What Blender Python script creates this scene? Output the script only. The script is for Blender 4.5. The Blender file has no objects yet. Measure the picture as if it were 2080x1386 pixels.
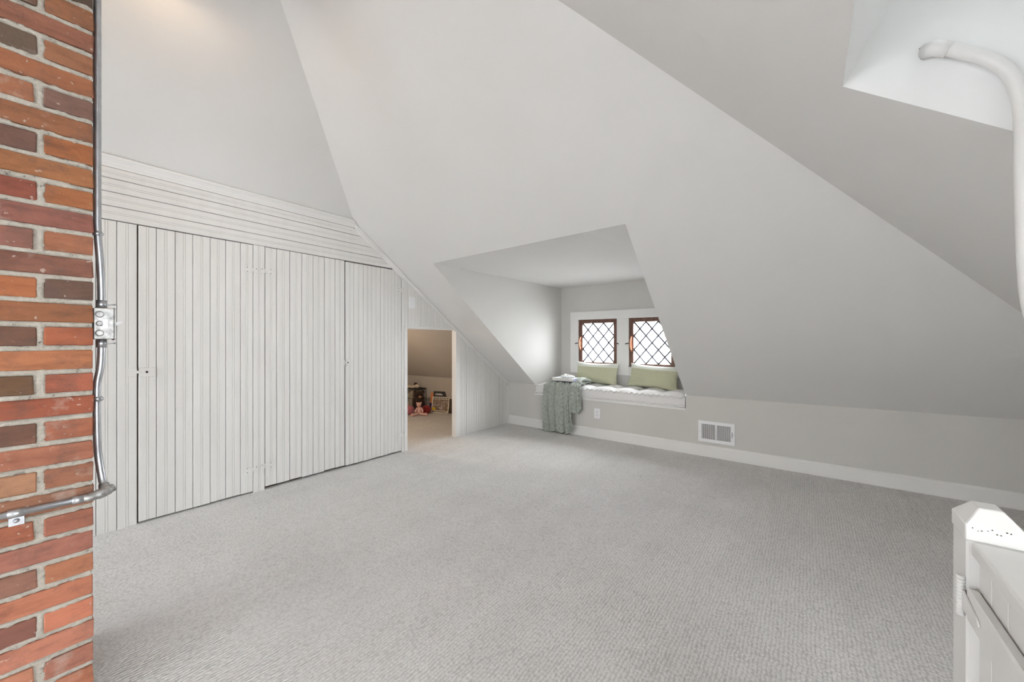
import bpy, bmesh, math, random
import numpy as np
from mathutils import Vector, Matrix, noise

random.seed(7)
sc = bpy.context.scene
col = sc.collection

# ------------------------------------------------------------------ camera, sky, exposure
# x runs along the plank wall, y across the attic, z up; metres
HEAD = math.atan(600 / 770)
cam_d = bpy.data.cameras.new('camera'); cam_d.sensor_width = 36; cam_d.lens = 36 * 770 / 2080
cam_d.clip_start = 0.02
cam = bpy.data.objects.new('camera', cam_d); col.objects.link(cam)
cam.location = (0, 0, 1.1); cam.rotation_euler = (math.pi / 2, 0, HEAD - math.pi / 2)
sc.camera = cam

world = bpy.data.worlds.new('overcast_sky'); sc.world = world; world.use_nodes = True
wt = world.node_tree; wb = wt.nodes['Background']
SKY, GLOW = 7.0, 31.0                       # even overcast, brighter round the veiled sun beyond the dormer
SUN_DIR = Vector((.76, -.50, .40)).normalized()
_g = wt.nodes.new('ShaderNodeTexCoord'); _d = wt.nodes.new('ShaderNodeVectorMath'); _d.operation = 'DOT_PRODUCT'
_d.inputs[1].default_value = SUN_DIR; wt.links.new(_g.outputs['Generated'], _d.inputs[0])
def _m(op, a, b):
    n = wt.nodes.new('ShaderNodeMath'); n.operation = op
    for k, q in enumerate((a, b)):
        if hasattr(q, 'is_output'): wt.links.new(q, n.inputs[k])
        else: n.inputs[k].default_value = q
    return n.outputs[0]
_lobe = _m('POWER', _m('MAXIMUM', _d.outputs['Value'], 0.0), 3.0)
wt.links.new(_m('ADD', _m('MULTIPLY', _lobe, GLOW), SKY), wb.inputs[1])
wb.inputs[0].default_value = (0.91, 0.955, 1.0, 1)
world.cycles.sampling_method = 'MANUAL'; world.cycles.sample_map_resolution = 256

sc.view_settings.view_transform = 'Standard'; sc.view_settings.look = 'None'
sc.view_settings.exposure = 0.42; sc.view_settings.gamma = 1.0
sc.view_settings.use_curve_mapping = False
sc.cycles.use_denoising = True
sc.cycles.max_bounces = 7; sc.cycles.diffuse_bounces = 5; sc.cycles.glossy_bounces = 3; sc.cycles.transparent_max_bounces = 8
sc.cycles.use_adaptive_sampling = True; sc.cycles.adaptive_threshold = .13; sc.cycles.adaptive_min_samples = 24
sc.cycles.sample_clamp_indirect = 8.0

def portal(name, loc, rot, sx, sy):
    d = bpy.data.lights.new(name, 'AREA'); d.shape = 'RECTANGLE'; d.size = sx; d.size_y = sy
    d.cycles.is_portal = True
    o = bpy.data.objects.new(name, d); col.objects.link(o); o.location = loc; o.rotation_euler = rot
    o['kind'] = 'helper'
    return o

# ------------------------------------------------------------------ materials
MATS = {}
def srgb(r, g, b):
    f = lambda c: (c / 255 / 12.92) if c / 255 <= 0.04045 else ((c / 255 + 0.055) / 1.055) ** 2.4
    return (f(r), f(g), f(b), 1)

class NT:
    def __init__(s, name):
        m = bpy.data.materials.new(name); m.use_nodes = True; s.m = m; s.t = m.node_tree
        s.b = s.t.nodes['Principled BSDF']; MATS[name] = m
    def n(s, typ, **kw):
        x = s.t.nodes.new(typ)
        for k, v in kw.items():
            if hasattr(x, k): setattr(x, k, v)
        return x
    def l(s, a, b): s.t.links.new(a, b)
    def coord(s, scale=(1, 1, 1), space='Object'):
        tc = s.n('ShaderNodeTexCoord'); mp = s.n('ShaderNodeMapping'); mp.inputs['Scale'].default_value = scale
        s.l(tc.outputs[space], mp.inputs['Vector']); return mp.outputs[0]
    def noise(s, vec, scale, detail=4, rough=.6):
        x = s.n('ShaderNodeTexNoise'); x.inputs['Scale'].default_value = scale
        x.inputs['Detail'].default_value = detail; x.inputs['Roughness'].default_value = rough
        if vec is not None: s.l(vec, x.inputs['Vector'])
        return x.outputs['Fac']
    def ramp(s, fac, stops):
        x = s.n('ShaderNodeValToRGB'); e = x.color_ramp.elements
        while len(e) < len(stops): e.new(0.5)
        for i, (p, c) in enumerate(stops): e[i].position = p; e[i].color = c
        s.l(fac, x.inputs[0]); return x.outputs[0]
    def mix(s, fac, a, b, mode='MIX'):
        x = s.n('ShaderNodeMix', data_type='RGBA', blend_type=mode)
        for sock, v in ((x.inputs[0], fac), (x.inputs[6], a), (x.inputs[7], b)):
            if hasattr(v, 'is_output'): s.l(v, sock)
            else: sock.default_value = v
        return x.outputs[2]
    def math(s, op, a, b=None):
        x = s.n('ShaderNodeMath', operation=op)
        for i, v in enumerate((a, b)):
            if v is None: continue
            if hasattr(v, 'is_output'): s.l(v, x.inputs[i])
            else: x.inputs[i].default_value = v
        return x.outputs[0]
    def bump(s, h, strength=.3, dist=.01):
        x = s.n('ShaderNodeBump'); x.inputs['Strength'].default_value = strength; x.inputs['Distance'].default_value = dist
        s.l(h, x.inputs['Height']); s.l(x.outputs[0], s.b.inputs['Normal'])
    def col(s, c):
        if hasattr(c, 'is_output'): s.l(c, s.b.inputs['Base Color'])
        else: s.b.inputs['Base Color'].default_value = c
    def set(s, rough=.6, metal=0., spec=.5):
        s.b.inputs['Roughness'].default_value = rough; s.b.inputs['Metallic'].default_value = metal
        s.b.inputs['Specular IOR Level'].default_value = spec

def paint(name, c, rough=.7, var=.02, scale=6, bump=.08):
    m = NT(name); v = m.coord()
    f = m.noise(v, scale, 5)
    lo = tuple(x * (1 - var) for x in c[:3]) + (1,); hi = tuple(min(1, x * (1 + var)) for x in c[:3]) + (1,)
    m.col(m.ramp(f, [(.3, lo), (.7, hi)])); m.set(rough, 0, .3)
    m.bump(m.noise(v, 90, 4), bump, .002)
    return m.m

CEIL = paint('ceiling_paint', (.735, .722, .705, 1), .75, .012, 2)
WELL = paint('white_well_paint', (.80, .80, .79, 1), .6, .01, 2)
WALL = paint('greige_wall_paint', (.63, .615, .585, 1), .75, .015, 2)
TRIM = paint('white_trim_paint', (.80, .79, .77, 1), .45, .015, 5, .04)
CRAWL = paint('crawl_space_paint', (.56, .53, .49, 1), .8, .03, 3)
GATE = paint('white_gate_paint', (.74, .73, .71, 1), .4, .02, 9, .12)
PLASTIC = paint('white_plastic', (.86, .86, .87, 1), .35, .005, 3, 0)
DARK = paint('dark_slot', (.03, .03, .032, 1), .7, .1, 30)
IRON = paint('black_iron', (.03, .028, .026, 1), .5, .1, 30)
BACK = paint('dark_brown_backing', (.10, .075, .055, 1), .9, .2, 12)

def mk_plank():
    m = NT('plank_paint'); v = m.coord((1, 1, .12)); v2 = m.coord()
    f = m.noise(v, 16, 6)
    base = m.ramp(f, [(.25, (.735, .72, .695, 1)), (.75, (.79, .78, .76, 1))])
    chips = m.noise(v2, 42, 3, .7)
    mask = m.ramp(chips, [(.0, (0, 0, 0, 1)), (.735, (0, 0, 0, 1)), (.76, (1, 1, 1, 1))])
    m.col(m.mix(mask, base, (.50, .475, .44, 1))); m.set(.5, 0, .35)
    m.bump(m.noise(v, 50, 4), .12, .003)
    return m.m
PLANK = mk_plank()

def mk_carpet():
    m = NT('loop_carpet'); tc = m.n('ShaderNodeTexCoord'); sep = m.n('ShaderNodeSeparateXYZ')
    m.l(tc.outputs['Object'], sep.inputs[0])
    # rows of loops along x, 9 mm apart
    wob = m.noise(m.coord((1, 1, 1)), 14, 3)
    yy = m.math('ADD', sep.outputs[1], m.math('MULTIPLY', wob, .022))
    row = m.math('ABSOLUTE', m.math('SINE', m.math('MULTIPLY', yy, math.pi / .0130)))
    vo = m.n('ShaderNodeTexVoronoi'); vo.inputs['Scale'].default_value = 1.0; vo.feature = 'F1'
    mp = m.coord((88, 95, 60)); m.l(mp, vo.inputs['Vector'])
    loop = m.math('SUBTRACT', 1.0, vo.outputs['Distance'])
    hgt = m.math('ADD', m.math('MULTIPLY', row, .46), m.math('MULTIPLY', loop, .80))
    fine = m.noise(m.coord(), 420, 3)
    hgt = m.math('ADD', hgt, m.math('MULTIPLY', fine, .3))
    c = m.ramp(hgt, [(.40, (.575, .566, .553, 1)), (.80, (.695, .685, .67, 1)), (1.0, (.765, .755, .74, 1))])  # low spots between loops coloured darker, their shade painted in
    # vacuum tracks and pile lie
    tr = m.noise(m.coord((.5, 2.6, 1)), 1.6, 3)
    tr2 = m.noise(m.coord((2.2, 1.4, 1)), 1.3, 4)
    k = m.ramp(m.math('ADD', m.math('MULTIPLY', tr, .5), m.math('MULTIPLY', tr2, .5)), [(.38, (.94, .94, .94, 1)), (.62, (1.04, 1.04, 1.04, 1))])
    m.col(m.mix(1.0, c, k, 'MULTIPLY')); m.set(.95, 0, .1)
    m.b.inputs['Sheen Weight'].default_value = .15
    m.bump(hgt, .75, .006)
    return m.m
CARPET = mk_carpet()

def mk_brick():
    m = NT('fired_brick'); oi = m.n('ShaderNodeObjectInfo'); v = m.coord()
    tc = m.n('ShaderNodeTexCoord')
    va = m.n('ShaderNodeVectorMath', operation='ADD'); m.l(tc.outputs['Object'], va.inputs[0])
    comb = m.n('ShaderNodeCombineXYZ'); r = m.math('MULTIPLY', oi.outputs['Random'], 37.0)
    for i in range(3): m.l(r, comb.inputs[i])
    m.l(comb.outputs[0], va.inputs[1]); v = va.outputs[0]
    st = m.n('ShaderNodeMapping'); st.inputs['Scale'].default_value = (.6, 1, 2.2); m.l(v, st.inputs[0])
    f = m.noise(st.outputs[0], 18, 6, .65)
    k = m.ramp(f, [(.25, (.62, .64, .66, 1)), (.5, (1, 1.02, 1.03, 1)), (.75, (1.18, 1.22, 1.24, 1))])
    c = m.mix(1.0, oi.outputs['Color'], k, 'MULTIPLY')
    dark = m.ramp(m.noise(v, 13, 5, .7), [(.50, (0, 0, 0, 1)), (.72, (.55, .55, .55, 1))])
    c = m.mix(dark, c, (.10, .07, .06, 1))
    sp = m.ramp(m.noise(v, 60, 2, .5), [(.70, (0, 0, 0, 1)), (.74, (1, 1, 1, 1))])
    lime = m.ramp(m.noise(v, 7, 5, .7), [(.58, (0, 0, 0, 1)), (.76, (.65, .65, .65, 1))])
    c = m.mix(m.math('MAXIMUM', m.math('MULTIPLY', sp, .6), lime), c, (.52, .42, .36, 1))
    m.col(c); m.set(.85, 0, .25)
    m.bump(m.noise(v, 70, 6, .7), .5, .004)
    return m.m
BRICK = mk_brick()

def mk_mortar():
    m = NT('lime_mortar'); v = m.coord()
    f = m.noise(v, 55, 6, .75)
    c = m.ramp(f, [(.30, (.12, .10, .085, 1)), (.40, (.46, .415, .355, 1)), (.75, (.68, .625, .54, 1))])
    m.col(c); m.set(.95, 0, .1); m.bump(m.noise(v, 160, 5, .7), .9, .006)
    return m.m
MORTAR = mk_mortar()

def metal(name, c, rough, var=.25, scale=30):
    m = NT(name); f = m.noise(m.coord(), scale, 5, .65)
    m.col(m.ramp(f, [(.3, tuple(x * (1 - var) for x in c) + (1,)), (.7, tuple(min(1, x * (1 + var)) for x in c) + (1,))]))
    m.set(rough, .9, .5); m.bump(m.noise(m.coord(), 120, 3), .08, .002); return m.m
GALV = metal('galvanised_steel', (.50, .51, .53), .36, .14)
BOXM = metal('pressed_steel_box', (.40, .395, .385), .5, .40, 70)
COPPER = metal('copper_hardware', (.60, .27, .16), .38, .2)

def wood(name, a, b, rough=.55):
    m = NT(name); v = m.coord((1, 1, .15)); f = m.noise(v, 45, 6, .7)
    m.col(m.ramp(f, [(.3, a), (.7, b)])); m.set(rough); m.bump(m.noise(v, 90, 4), .2, .002); return m.m
SASH = wood('dark_stained_sash_wood', (.085, .035, .022, 1), (.20, .095, .062, 1))
LEAD = metal('lead_came', (.14, .14, .17), .5, .15)

def mk_glass():
    m = NT('window_glass'); t = m.t; out = t.nodes['Material Output']
    tr = m.n('ShaderNodeBsdfTransparent'); gl = m.n('ShaderNodeBsdfGlossy'); gl.inputs['Roughness'].default_value = .03
    mx = m.n('ShaderNodeMixShader'); mx.inputs[0].default_value = .03; m.l(tr.outputs[0], mx.inputs[1]); m.l(gl.outputs[0], mx.inputs[2])
    m.l(mx.outputs[0], out.inputs[0]); t.nodes.remove(m.b); return m.m
GLASS = mk_glass()

def fabric(name, a, b, scale=220, bump=.35, rough=.95):
    m = NT(name); v = m.coord(); w1 = m.noise(v, scale, 3, .6)
    m.col(m.ramp(w1, [(.3, a), (.7, b)])); m.set(rough, 0, .1); m.b.inputs['Sheen Weight'].default_value = .2
    m.bump(w1, bump, .002); return m.m
LINEN = fabric('pale_linen', (.74, .73, .72, 1), (.83, .82, .81, 1))
GREENP = fabric('sage_pillow_knit', (.50, .51, .35, 1), (.61, .615, .455, 1))
PALEG = fabric('pale_lit_pillow_cloth', (.68, .70, .62, 1), (.76, .78, .71, 1))
KNIT = fabric('grey_green_knit', (.36, .39, .345, 1), (.47, .50, .45, 1), 300)
CREAM = fabric('cream_fleece', (.66, .58, .46, 1), (.78, .70, .58, 1), 90)
BROWNF = fabric('dark_brown_plush', (.025, .015, .010, 1), (.07, .042, .03, 1), 120, .8)
TANF = fabric('tan_plush', (.42, .25, .14, 1), (.55, .35, .21, 1), 120, .6)
PINKF = fabric('rose_plush', (.52, .16, .20, 1), (.66, .26, .30, 1), 100, .5)
REDF = fabric('dark_red_plush', (.25, .025, .025, 1), (.38, .05, .045, 1), 100, .5)
PALEPINK = fabric('pale_pink_plush', (.72, .42, .37, 1), (.82, .54, .48, 1), 100, .4)
WHITEC = fabric('white_cotton', (.78, .79, .78, 1), (.86, .87, .86, 1), 150)

def flat(name, c, rough=.5):
    m = NT(name); f = m.noise(m.coord(), 25, 3)
    m.col(m.ramp(f, [(.3, tuple(x * .93 for x in c) + (1,)), (.7, tuple(min(1, x * 1.05) for x in c) + (1,))])); m.set(rough); return m.m
PAPER = flat('page_paper', (.80, .77, .70)); LAV = flat('lavender_cover', (.50, .50, .68)); WHITEB = flat('white_cover', (.82, .83, .86))
NAVY = flat('black_cover', (.014, .014, .017)); ORANGE = flat('orange_cover', (.78, .30, .12)); PURPLE = flat('purple_cover', (.06, .045, .20))
IVORY = flat('ivory_cover', (.78, .72, .60)); INK = flat('ink_print', (.03, .028, .03)); YEL = flat('yellow_print', (.80, .55, .03)); WPRINT = flat('white_print', (.75, .74, .72))

def mk_photo():
    m = NT('printed_photo'); v = m.coord()
    vo = m.n('ShaderNodeTexVoronoi'); vo.inputs['Scale'].default_value = 26; m.l(v, vo.inputs['Vector'])
    m.col(m.ramp(m.noise(v, 22, 4, .7), [(.3, (.05, .035, .028, 1)), (.48, (.24, .16, .11, 1)), (.6, (.38, .33, .29, 1)), (.72, (.10, .075, .065, 1))]))
    m.set(.4); return m.m
PHOTO = mk_photo()

def mk_bulb():
    m = NT('warm_bulb_glass'); m.b.inputs['Emission Color'].default_value = (1, .72, .42, 1); m.b.inputs['Emission Strength'].default_value = 6
    m.col((.9, .8, .6, 1)); return m.m
BULB = mk_bulb()

# ------------------------------------------------------------------ mesh helpers
def link(name, me, mat, parent=None):
    o = bpy.data.objects.new(name, me); col.objects.link(o)
    if mat is not None:
        for m in (mat if isinstance(mat, (list, tuple)) else [mat]): me.materials.append(m)
    if parent is not None: o.parent = parent
    return o

def poly(name, verts, faces, mat, parent=None, smooth=False):
    me = bpy.data.meshes.new(name); me.from_pydata([tuple(v) for v in verts], [], faces); me.update()
    if smooth:
        for p in me.polygons: p.use_smooth = True
    return link(name, me, mat, parent)

def empty(name, loc=(0, 0, 0)):
    o = bpy.data.objects.new(name, None); col.objects.link(o); o.location = loc; o.empty_display_size = .05; return o

def tag(o, label=None, cat=None, group=None, kind=None):
    if label: o['label'] = label
    if cat: o['category'] = cat
    if group: o['group'] = group
    if kind: o['kind'] = kind
    return o

class MB:
    """collects shapes into one mesh"""
    def __init__(s): s.v = []; s.f = []; s.mi = []; s.cur = 0; s.sm = []
    def add(s, v, f, smooth=False):
        k = len(s.v); s.v += [tuple(x) for x in v]
        for q in f: s.f.append(tuple(i + k for i in q)); s.mi.append(s.cur); s.sm.append(smooth)
        return s
    def box(s, x0, x1, y0, y1, z0, z1):
        v = [(x, y, z) for z in (z0, z1) for y in (y0, y1) for x in (x0, x1)]
        return s.add(v, [(0, 2, 3, 1), (4, 5, 7, 6), (0, 1, 5, 4), (2, 6, 7, 3), (0, 4, 6, 2), (1, 3, 7, 5)])
    def prism(s, pts, d):
        """polygon pts (3d) extruded by vector d"""
        n = len(pts); d = Vector(d); p = [Vector(q) for q in pts]
        f = [tuple(range(n - 1, -1, -1)), tuple(range(n, 2 * n))] + [(i, (i + 1) % n, n + (i + 1) % n, n + i) for i in range(n)]
        return s.add(p + [q + d for q in p], f)
    def sweep(s, path, r, seg=12, cap=True):
        P = [Vector(p) for p in path]; n = len(P); V = []; up = None
        for i, p in enumerate(P):
            t = (P[min(i + 1, n - 1)] - P[max(i - 1, 0)]).normalized()
            if up is None:
                up = Vector((0, 0, 1)) if abs(t.z) < .9 else Vector((1, 0, 0))
            u = (up - t * up.dot(t)).normalized(); w = t.cross(u); up = u
            rr = r[i] if isinstance(r, (list, tuple)) else r
            for k in range(seg):
                a = 2 * math.pi * k / seg; V.append(p + (u * math.cos(a) + w * math.sin(a)) * rr)
        f = [(i * seg + k, i * seg + (k + 1) % seg, (i + 1) * seg + (k + 1) % seg, (i + 1) * seg + k) for i in range(n - 1) for k in range(seg)]
        s.add(V, f, True)
        if cap:
            k0 = len(s.v) - n * seg
            for base, rev in ((k0, True), (k0 + (n - 1) * seg, False)):
                q = list(range(base, base + seg)); s.f.append(tuple(q[::-1] if rev else q)); s.mi.append(s.cur); s.sm.append(False)
        return s
    def lathe(s, prof, c, seg=20, axis='z'):
        V = []; n = len(prof)
        for (r, h) in prof:
            for k in range(seg):
                a = 2 * math.pi * k / seg; p = (r * math.cos(a), r * math.sin(a), h)
                if axis == 'x': p = (h, p[0], p[1])
                if axis == 'y': p = (p[0], h, p[1])
                V.append((c[0] + p[0], c[1] + p[1], c[2] + p[2]))
        f = [(i * seg + k, i * seg + (k + 1) % seg, (i + 1) * seg + (k + 1) % seg, (i + 1) * seg + k) for i in range(n - 1) for k in range(seg)]
        return s.add(V, f, True)
    def ball(s, c, r, seg=14, rings=9):
        rx, ry, rz = r if isinstance(r, (tuple, list)) else (r, r, r)
        V = []
        for i in range(rings + 1):
            t = math.pi * i / rings
            for k in range(seg):
                a = 2 * math.pi * k / seg
                V.append((c[0] + rx * math.sin(t) * math.cos(a), c[1] + ry * math.sin(t) * math.sin(a), c[2] + rz * math.cos(t)))
        f = [(i * seg + k, (i + 1) * seg + k, (i + 1) * seg + (k + 1) % seg, i * seg + (k + 1) % seg) for i in range(rings) for k in range(seg)]
        return s.add(V, f, True)
    def build(s, name, mat, parent=None, bevel=0, seg=1):
        me = bpy.data.meshes.new(name); me.from_pydata(s.v, [], s.f); me.update()
        for p, m, sm in zip(me.polygons, s.mi, s.sm): p.material_index = m; p.use_smooth = sm
        if bevel:
            bm = bmesh.new(); bm.from_mesh(me)
            bmesh.ops.bevel(bm, geom=[e for e in bm.edges if len(e.link_faces) == 2 and e.calc_face_angle(0) > .6], offset=bevel, segments=seg, affect='EDGES', profile=.5)
            bm.to_mesh(me); bm.free()
        return link(name, me, mat, parent)

def box(name, x0, x1, y0, y1, z0, z1, mat, parent=None, bevel=0, seg=1):
    return MB().box(x0, x1, y0, y1, z0, z1).build(name, mat, parent, bevel, seg)

# ------------------------------------------------------------------ the room's planes
YP, XK = 3.1845, 3.9897
zM = lambda x, y: 3.488 - .7302 * x - .0099 * y        # slope over the knee wall
zL = lambda y: 4.423 - .718 * y                        # slope over the plank wall
zR = lambda y: 1.888 + .758 * y                        # slope on the stair side
XB, YR = -3.0, -1.76                                   # rear gable, stair side knee wall
def hip_left(y): return (3.488 - .0099 * y - zL(y)) / .7302
def hip_right(y): return (3.488 - .0099 * y - zR(y)) / .7302
y_apex = (4.423 - 1.888) / (.718 + .758); x_apex = hip_left(y_apex); z_apex = zL(y_apex)
APEX = (x_apex, y_apex, z_apex)
pM = lambda x, y: (x, y, zM(x, y))
DX = 2.27                                              # upper edge of the window dormer
D_TL, D_TR, D_BL, D_BR = (DX, 2.680), (DX, .885), (XK, 2.735), (XK, .943)
ZD = 1.815                                             # dormer ceiling height
XW = 4.47                                              # window wall
SEAT = .420

floor = poly('floor', [(XB, YR - .6, 0), (XK + .8, YR - .6, 0), (XK + .8, 5.7, 0), (XB, 5.7, 0)], [(0, 1, 2, 3)], CARPET)
tag(floor, 'pale grey looped carpet covering the whole attic floor', 'carpet', kind='structure')

# main slope in three pieces round the dormer opening
yh = YP + .02
c0 = (hip_left(yh), yh, zL(yh)); c1 = (hip_right(YR), YR, zR(YR))
v = [c0, APEX, pM(XK, YR), pM(*D_TL), pM(*D_TR), pM(*D_BL), pM(*D_BR), pM(XK, yh), pM(DX, yh), pM(DX, hip_right_y := (lambda X: [y for y in np.linspace(-1.8, 1.7, 3501) if hip_right(y) >= X][-1])(DX))]
ceil_m = poly('ceiling', v, [(0, 1, 9, 4, 3, 8), (3, 5, 7, 8), (9, 2, 6, 4)], CEIL)
tag(ceil_m, 'broad white sloping ceiling cut by the window dormer', 'ceiling', kind='structure')
ceil_l = poly('ceiling', [c0, APEX, (XB, y_apex, z_apex), (XB, yh, zL(yh))], [(0, 1, 2, 3)], CEIL)
tag(ceil_l, 'white sloping ceiling rising from the plank wall cornice', 'ceiling', kind='structure')

# stair-side slope with the skylight well and a second dormer behind the camera
S_X0, S_X1, S_Y1, S_Y0 = .72, 1.436, -.08, -.72
D2X0, D2X1, D2Y = -1.75, .62, -.10
pR = lambda x, y: (x, y, zR(y))
hx = hip_right
def strip(x0, x1, ya, yb):   # piece of the R plane, right end may follow the hip
    return [pR(x0, ya), pR(x1 if x1 is not None else hx(ya), ya), pR(x1 if x1 is not None else hx(yb), yb), pR(x0, yb)]
quads = [strip(XB, None, S_Y1, y_apex),
         strip(S_X1, None, S_Y0, S_Y1), strip(D2X1, S_X0, S_Y0, S_Y1), strip(D2X1, None, YR, S_Y0),
         strip(XB, D2X0, YR, S_Y1), strip(D2X0, D2X1, D2Y, S_Y1)]
m = MB()
for q in quads: m.add(q, [(0, 1, 2, 3)])
ceil_r = m.build('ceiling', CEIL)
tag(ceil_r, 'sloping ceiling at the stair side with the skylight well cut into it', 'ceiling', kind='structure')

# knee wall with the window seat niche
m = MB()
kt = lambda y: zM(XK, y)
m.add([(XK, YR, 0), (XK, yh, 0), (XK, yh, SEAT), (XK, YR, SEAT)], [(0, 1, 2, 3)])
m.add([(XK, D_BL[1], SEAT), (XK, yh, SEAT), (XK, yh, kt(yh)), (XK, D_BL[1], kt(D_BL[1]))], [(0, 1, 2, 3)])
m.add([(XK, YR, SEAT), (XK, D_BR[1], SEAT), (XK, D_BR[1], kt(D_BR[1])), (XK, YR, kt(YR))], [(0, 1, 2, 3)])
wall_r = m.build('wall_right', WALL)
tag(wall_r, 'low greige knee wall under the main slope', 'wall', kind='structure')

# dormer shell
cy0, cy1 = 2.636, .985
m = MB()
def cheek(T, B, yb):
    n, k = 40, 10; V = []; zt_, zb_ = zM(*T), zM(*B)
    for i in range(n + 1):
        u = i / n * 1.12
        if u <= 1: f = (T[0] + (B[0] - T[0]) * u, T[1] + (B[1] - T[1]) * u); f = (f[0], f[1], zM(*f))
        else: f = (XK, B[1], zb_ + (SEAT - zb_) * (u - 1) / .12)
        zk = ZD + (SEAT - ZD) * (zt_ - f[2]) / (zt_ - SEAT)
        for j in range(k + 1): V.append(tuple(Vector(f).lerp(Vector((XW, yb, zk)), j / k)))
    m.add(V, [(i * (k + 1) + j, i * (k + 1) + j + 1, (i + 1) * (k + 1) + j + 1, (i + 1) * (k + 1) + j) for i in range(n) for j in range(k)], True)
cheek(D_TL, D_BL, cy0); cheek(D_TR, D_BR, cy1)
# window wall with two holes
W1, W2 = (1.842, 2.371), (1.165, 1.694); WZ0, WZ1 = .79, 1.376
ys = [cy1, W2[0], W2[1], W1[0], W1[1], cy0]; zs = [SEAT - .02, WZ0, WZ1, ZD]
for i in range(5):
    for j in range(3):
        if j == 1 and i in (1, 3): continue
        m.add([(XW, ys[i], zs[j]), (XW, ys[i + 1], zs[j]), (XW, ys[i + 1], zs[j + 1]), (XW, ys[i], zs[j + 1])], [(0, 1, 2, 3)])
for (a, b) in (W1, W2):   # reveals
    m.add([(XW, a, WZ0), (XW, b, WZ0), (XW + .12, b, WZ0), (XW + .12, a, WZ0)], [(0, 1, 2, 3)])
    m.add([(XW, a, WZ1), (XW, b, WZ1), (XW + .12, b, WZ1), (XW + .12, a, WZ1)], [(0, 1, 2, 3)])
    for y in (a, b): m.add([(XW, y, WZ0), (XW + .12, y, WZ0), (XW + .12, y, WZ1), (XW, y, WZ1)], [(0, 1, 2, 3)])
wall_d = m.build('wall_dormer', WALL)
tag(wall_d, 'greige cheeks and window wall of the dormer niche', 'wall', kind='structure')
kx, ky = DX - .035, 1.19  # slight fold shaped in to suggest a shade line on the level ceiling
v = [pM(*D_TL), (kx, ky, zM(kx, ky)), pM(*D_TR), (XW, cy1, ZD), (XW, cy0, ZD)]
ceil_d = poly('ceiling', v, [(0, 1, 4), (1, 2, 3, 4)], CEIL)
tag(ceil_d, 'white ceiling inside the window dormer, fold added for a shade line', 'ceiling', kind='structure')

# skylight wells
def up(x, y, sh, off): return (x, y - sh, zR(y - sh) + off)
def taper(P, k): c = Vector(P[2]); return [tuple(c + (Vector(q) - c) * k) for q in P]
def skylight(name, x0, x1, y0, y1, lw, ls, sh, off, tp=1.0):
  a0, a1, b0, b1 = (x0, y0), (x1, y0), (x0, y1), (x1, y1)
  v = [pR(*a0), pR(*a1), pR(*b1), pR(*b0)] + taper([up(*q, sh, off) for q in (a0, a1, b1, b0)], tp)
  well = poly('wall_skylight_well', v, [(0, 1, 5, 4), (1, 2, 6, 5), (2, 3, 7, 6), (3, 0, 4, 7)], WELL)
  tag(well, lw, 'wall', kind='structure')
  sky = empty(name, (0, 0, 0)); tag(sky, ls, 'window', kind='structure')
  gl = [Vector(q) + Vector((0, 0, .01)) for q in v[4:]]
  nrm = Vector((0, -.604, .797))
  MB().prism(gl, nrm * .006).build('pane', GLASS, sky)
  for i in range(4):
    A, B = gl[i], gl[(i + 1) % 4]; cen = sum(gl, Vector()) / 4
    inn = lambda P: P + (cen - P) * .07
    MB().prism([A, B, inn(B), inn(A)], nrm * .04).build('frame', TRIM, sky)
  c = sum(gl, Vector()) / 4
  portal('portal_skylight', c - nrm * .02, (-nrm).to_track_quat('-Z', 'X').to_euler(), (x1 - x0) * tp, (y1 - y0) * 1.26 * tp)
skylight('window_3', S_X0, S_X1, S_Y0, S_Y1, 'bright white boxed walls of the skylight well', 'skylight at the top of the white boxed well', .36, 1.0, .25)

# second dormer, knee wall and rear gable (behind the camera)
m = MB(); DY2 = -2.35
zt = zR(D2Y)
for x in (D2X0, D2X1):
    m.add([(x, D2Y, zt), (x, YR, zR(YR)), (x, YR, 0), (x, DY2, 0), (x, DY2, zt)], [(0, 1, 2, 3, 4)])
WX0, WX1, WA, WB_ = -1.65, .52, .30, 1.68
xs = [D2X0, WX0, WX1, D2X1]; zz = [0, WA, WB_, zt]
for i in range(3):
    for j in range(3):
        if i == 1 and j == 1: continue
        m.add([(xs[i], DY2, zz[j]), (xs[i + 1], DY2, zz[j]), (xs[i + 1], DY2, zz[j + 1]), (xs[i], DY2, zz[j + 1])], [(0, 1, 2, 3)])
m.add([(D2X0, D2Y, zt), (D2X1, D2Y, zt), (D2X1, DY2, zt), (D2X0, DY2, zt)], [(0, 1, 2, 3)])
m.add([(D2X0, D2Y - .0, zt), (D2X1, D2Y, zt), (D2X1, D2Y, zR(D2Y)), (D2X0, D2Y, zR(D2Y))], [(0, 1, 2, 3)])
for x0, x1 in ((XB, D2X0), (D2X1, XK)):
    m.add([(x0, YR, 0), (x1, YR, 0), (x1, YR, zR(YR)), (x0, YR, zR(YR))], [(0, 1, 2, 3)])
m.build('wall_stair_side', WALL)
tag(bpy.data.objects['wall_stair_side'], 'greige knee wall and dormer on the stair side', 'wall', kind='structure')
m = MB(); GY0, GY1, GZ0, GZ1 = .60, 3.08, .25, 1.70  # unseen gable window, opening sized to fill the room with daylight
m.add([(XB, YR, 0), (XB, yh, 0), (XB, yh, GZ0), (XB, YR, GZ0)], [(0, 1, 2, 3)])
m.add([(XB, YR, GZ0), (XB, GY0, GZ0), (XB, GY0, GZ1), (XB, (GZ1 - 1.888) / .758, GZ1), (XB, YR, zR(YR))], [(0, 1, 2, 3, 4)])
m.add([(XB, GY1, GZ0), (XB, yh, GZ0), (XB, yh, GZ1), (XB, GY1, GZ1)], [(0, 1, 2, 3)])
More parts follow.
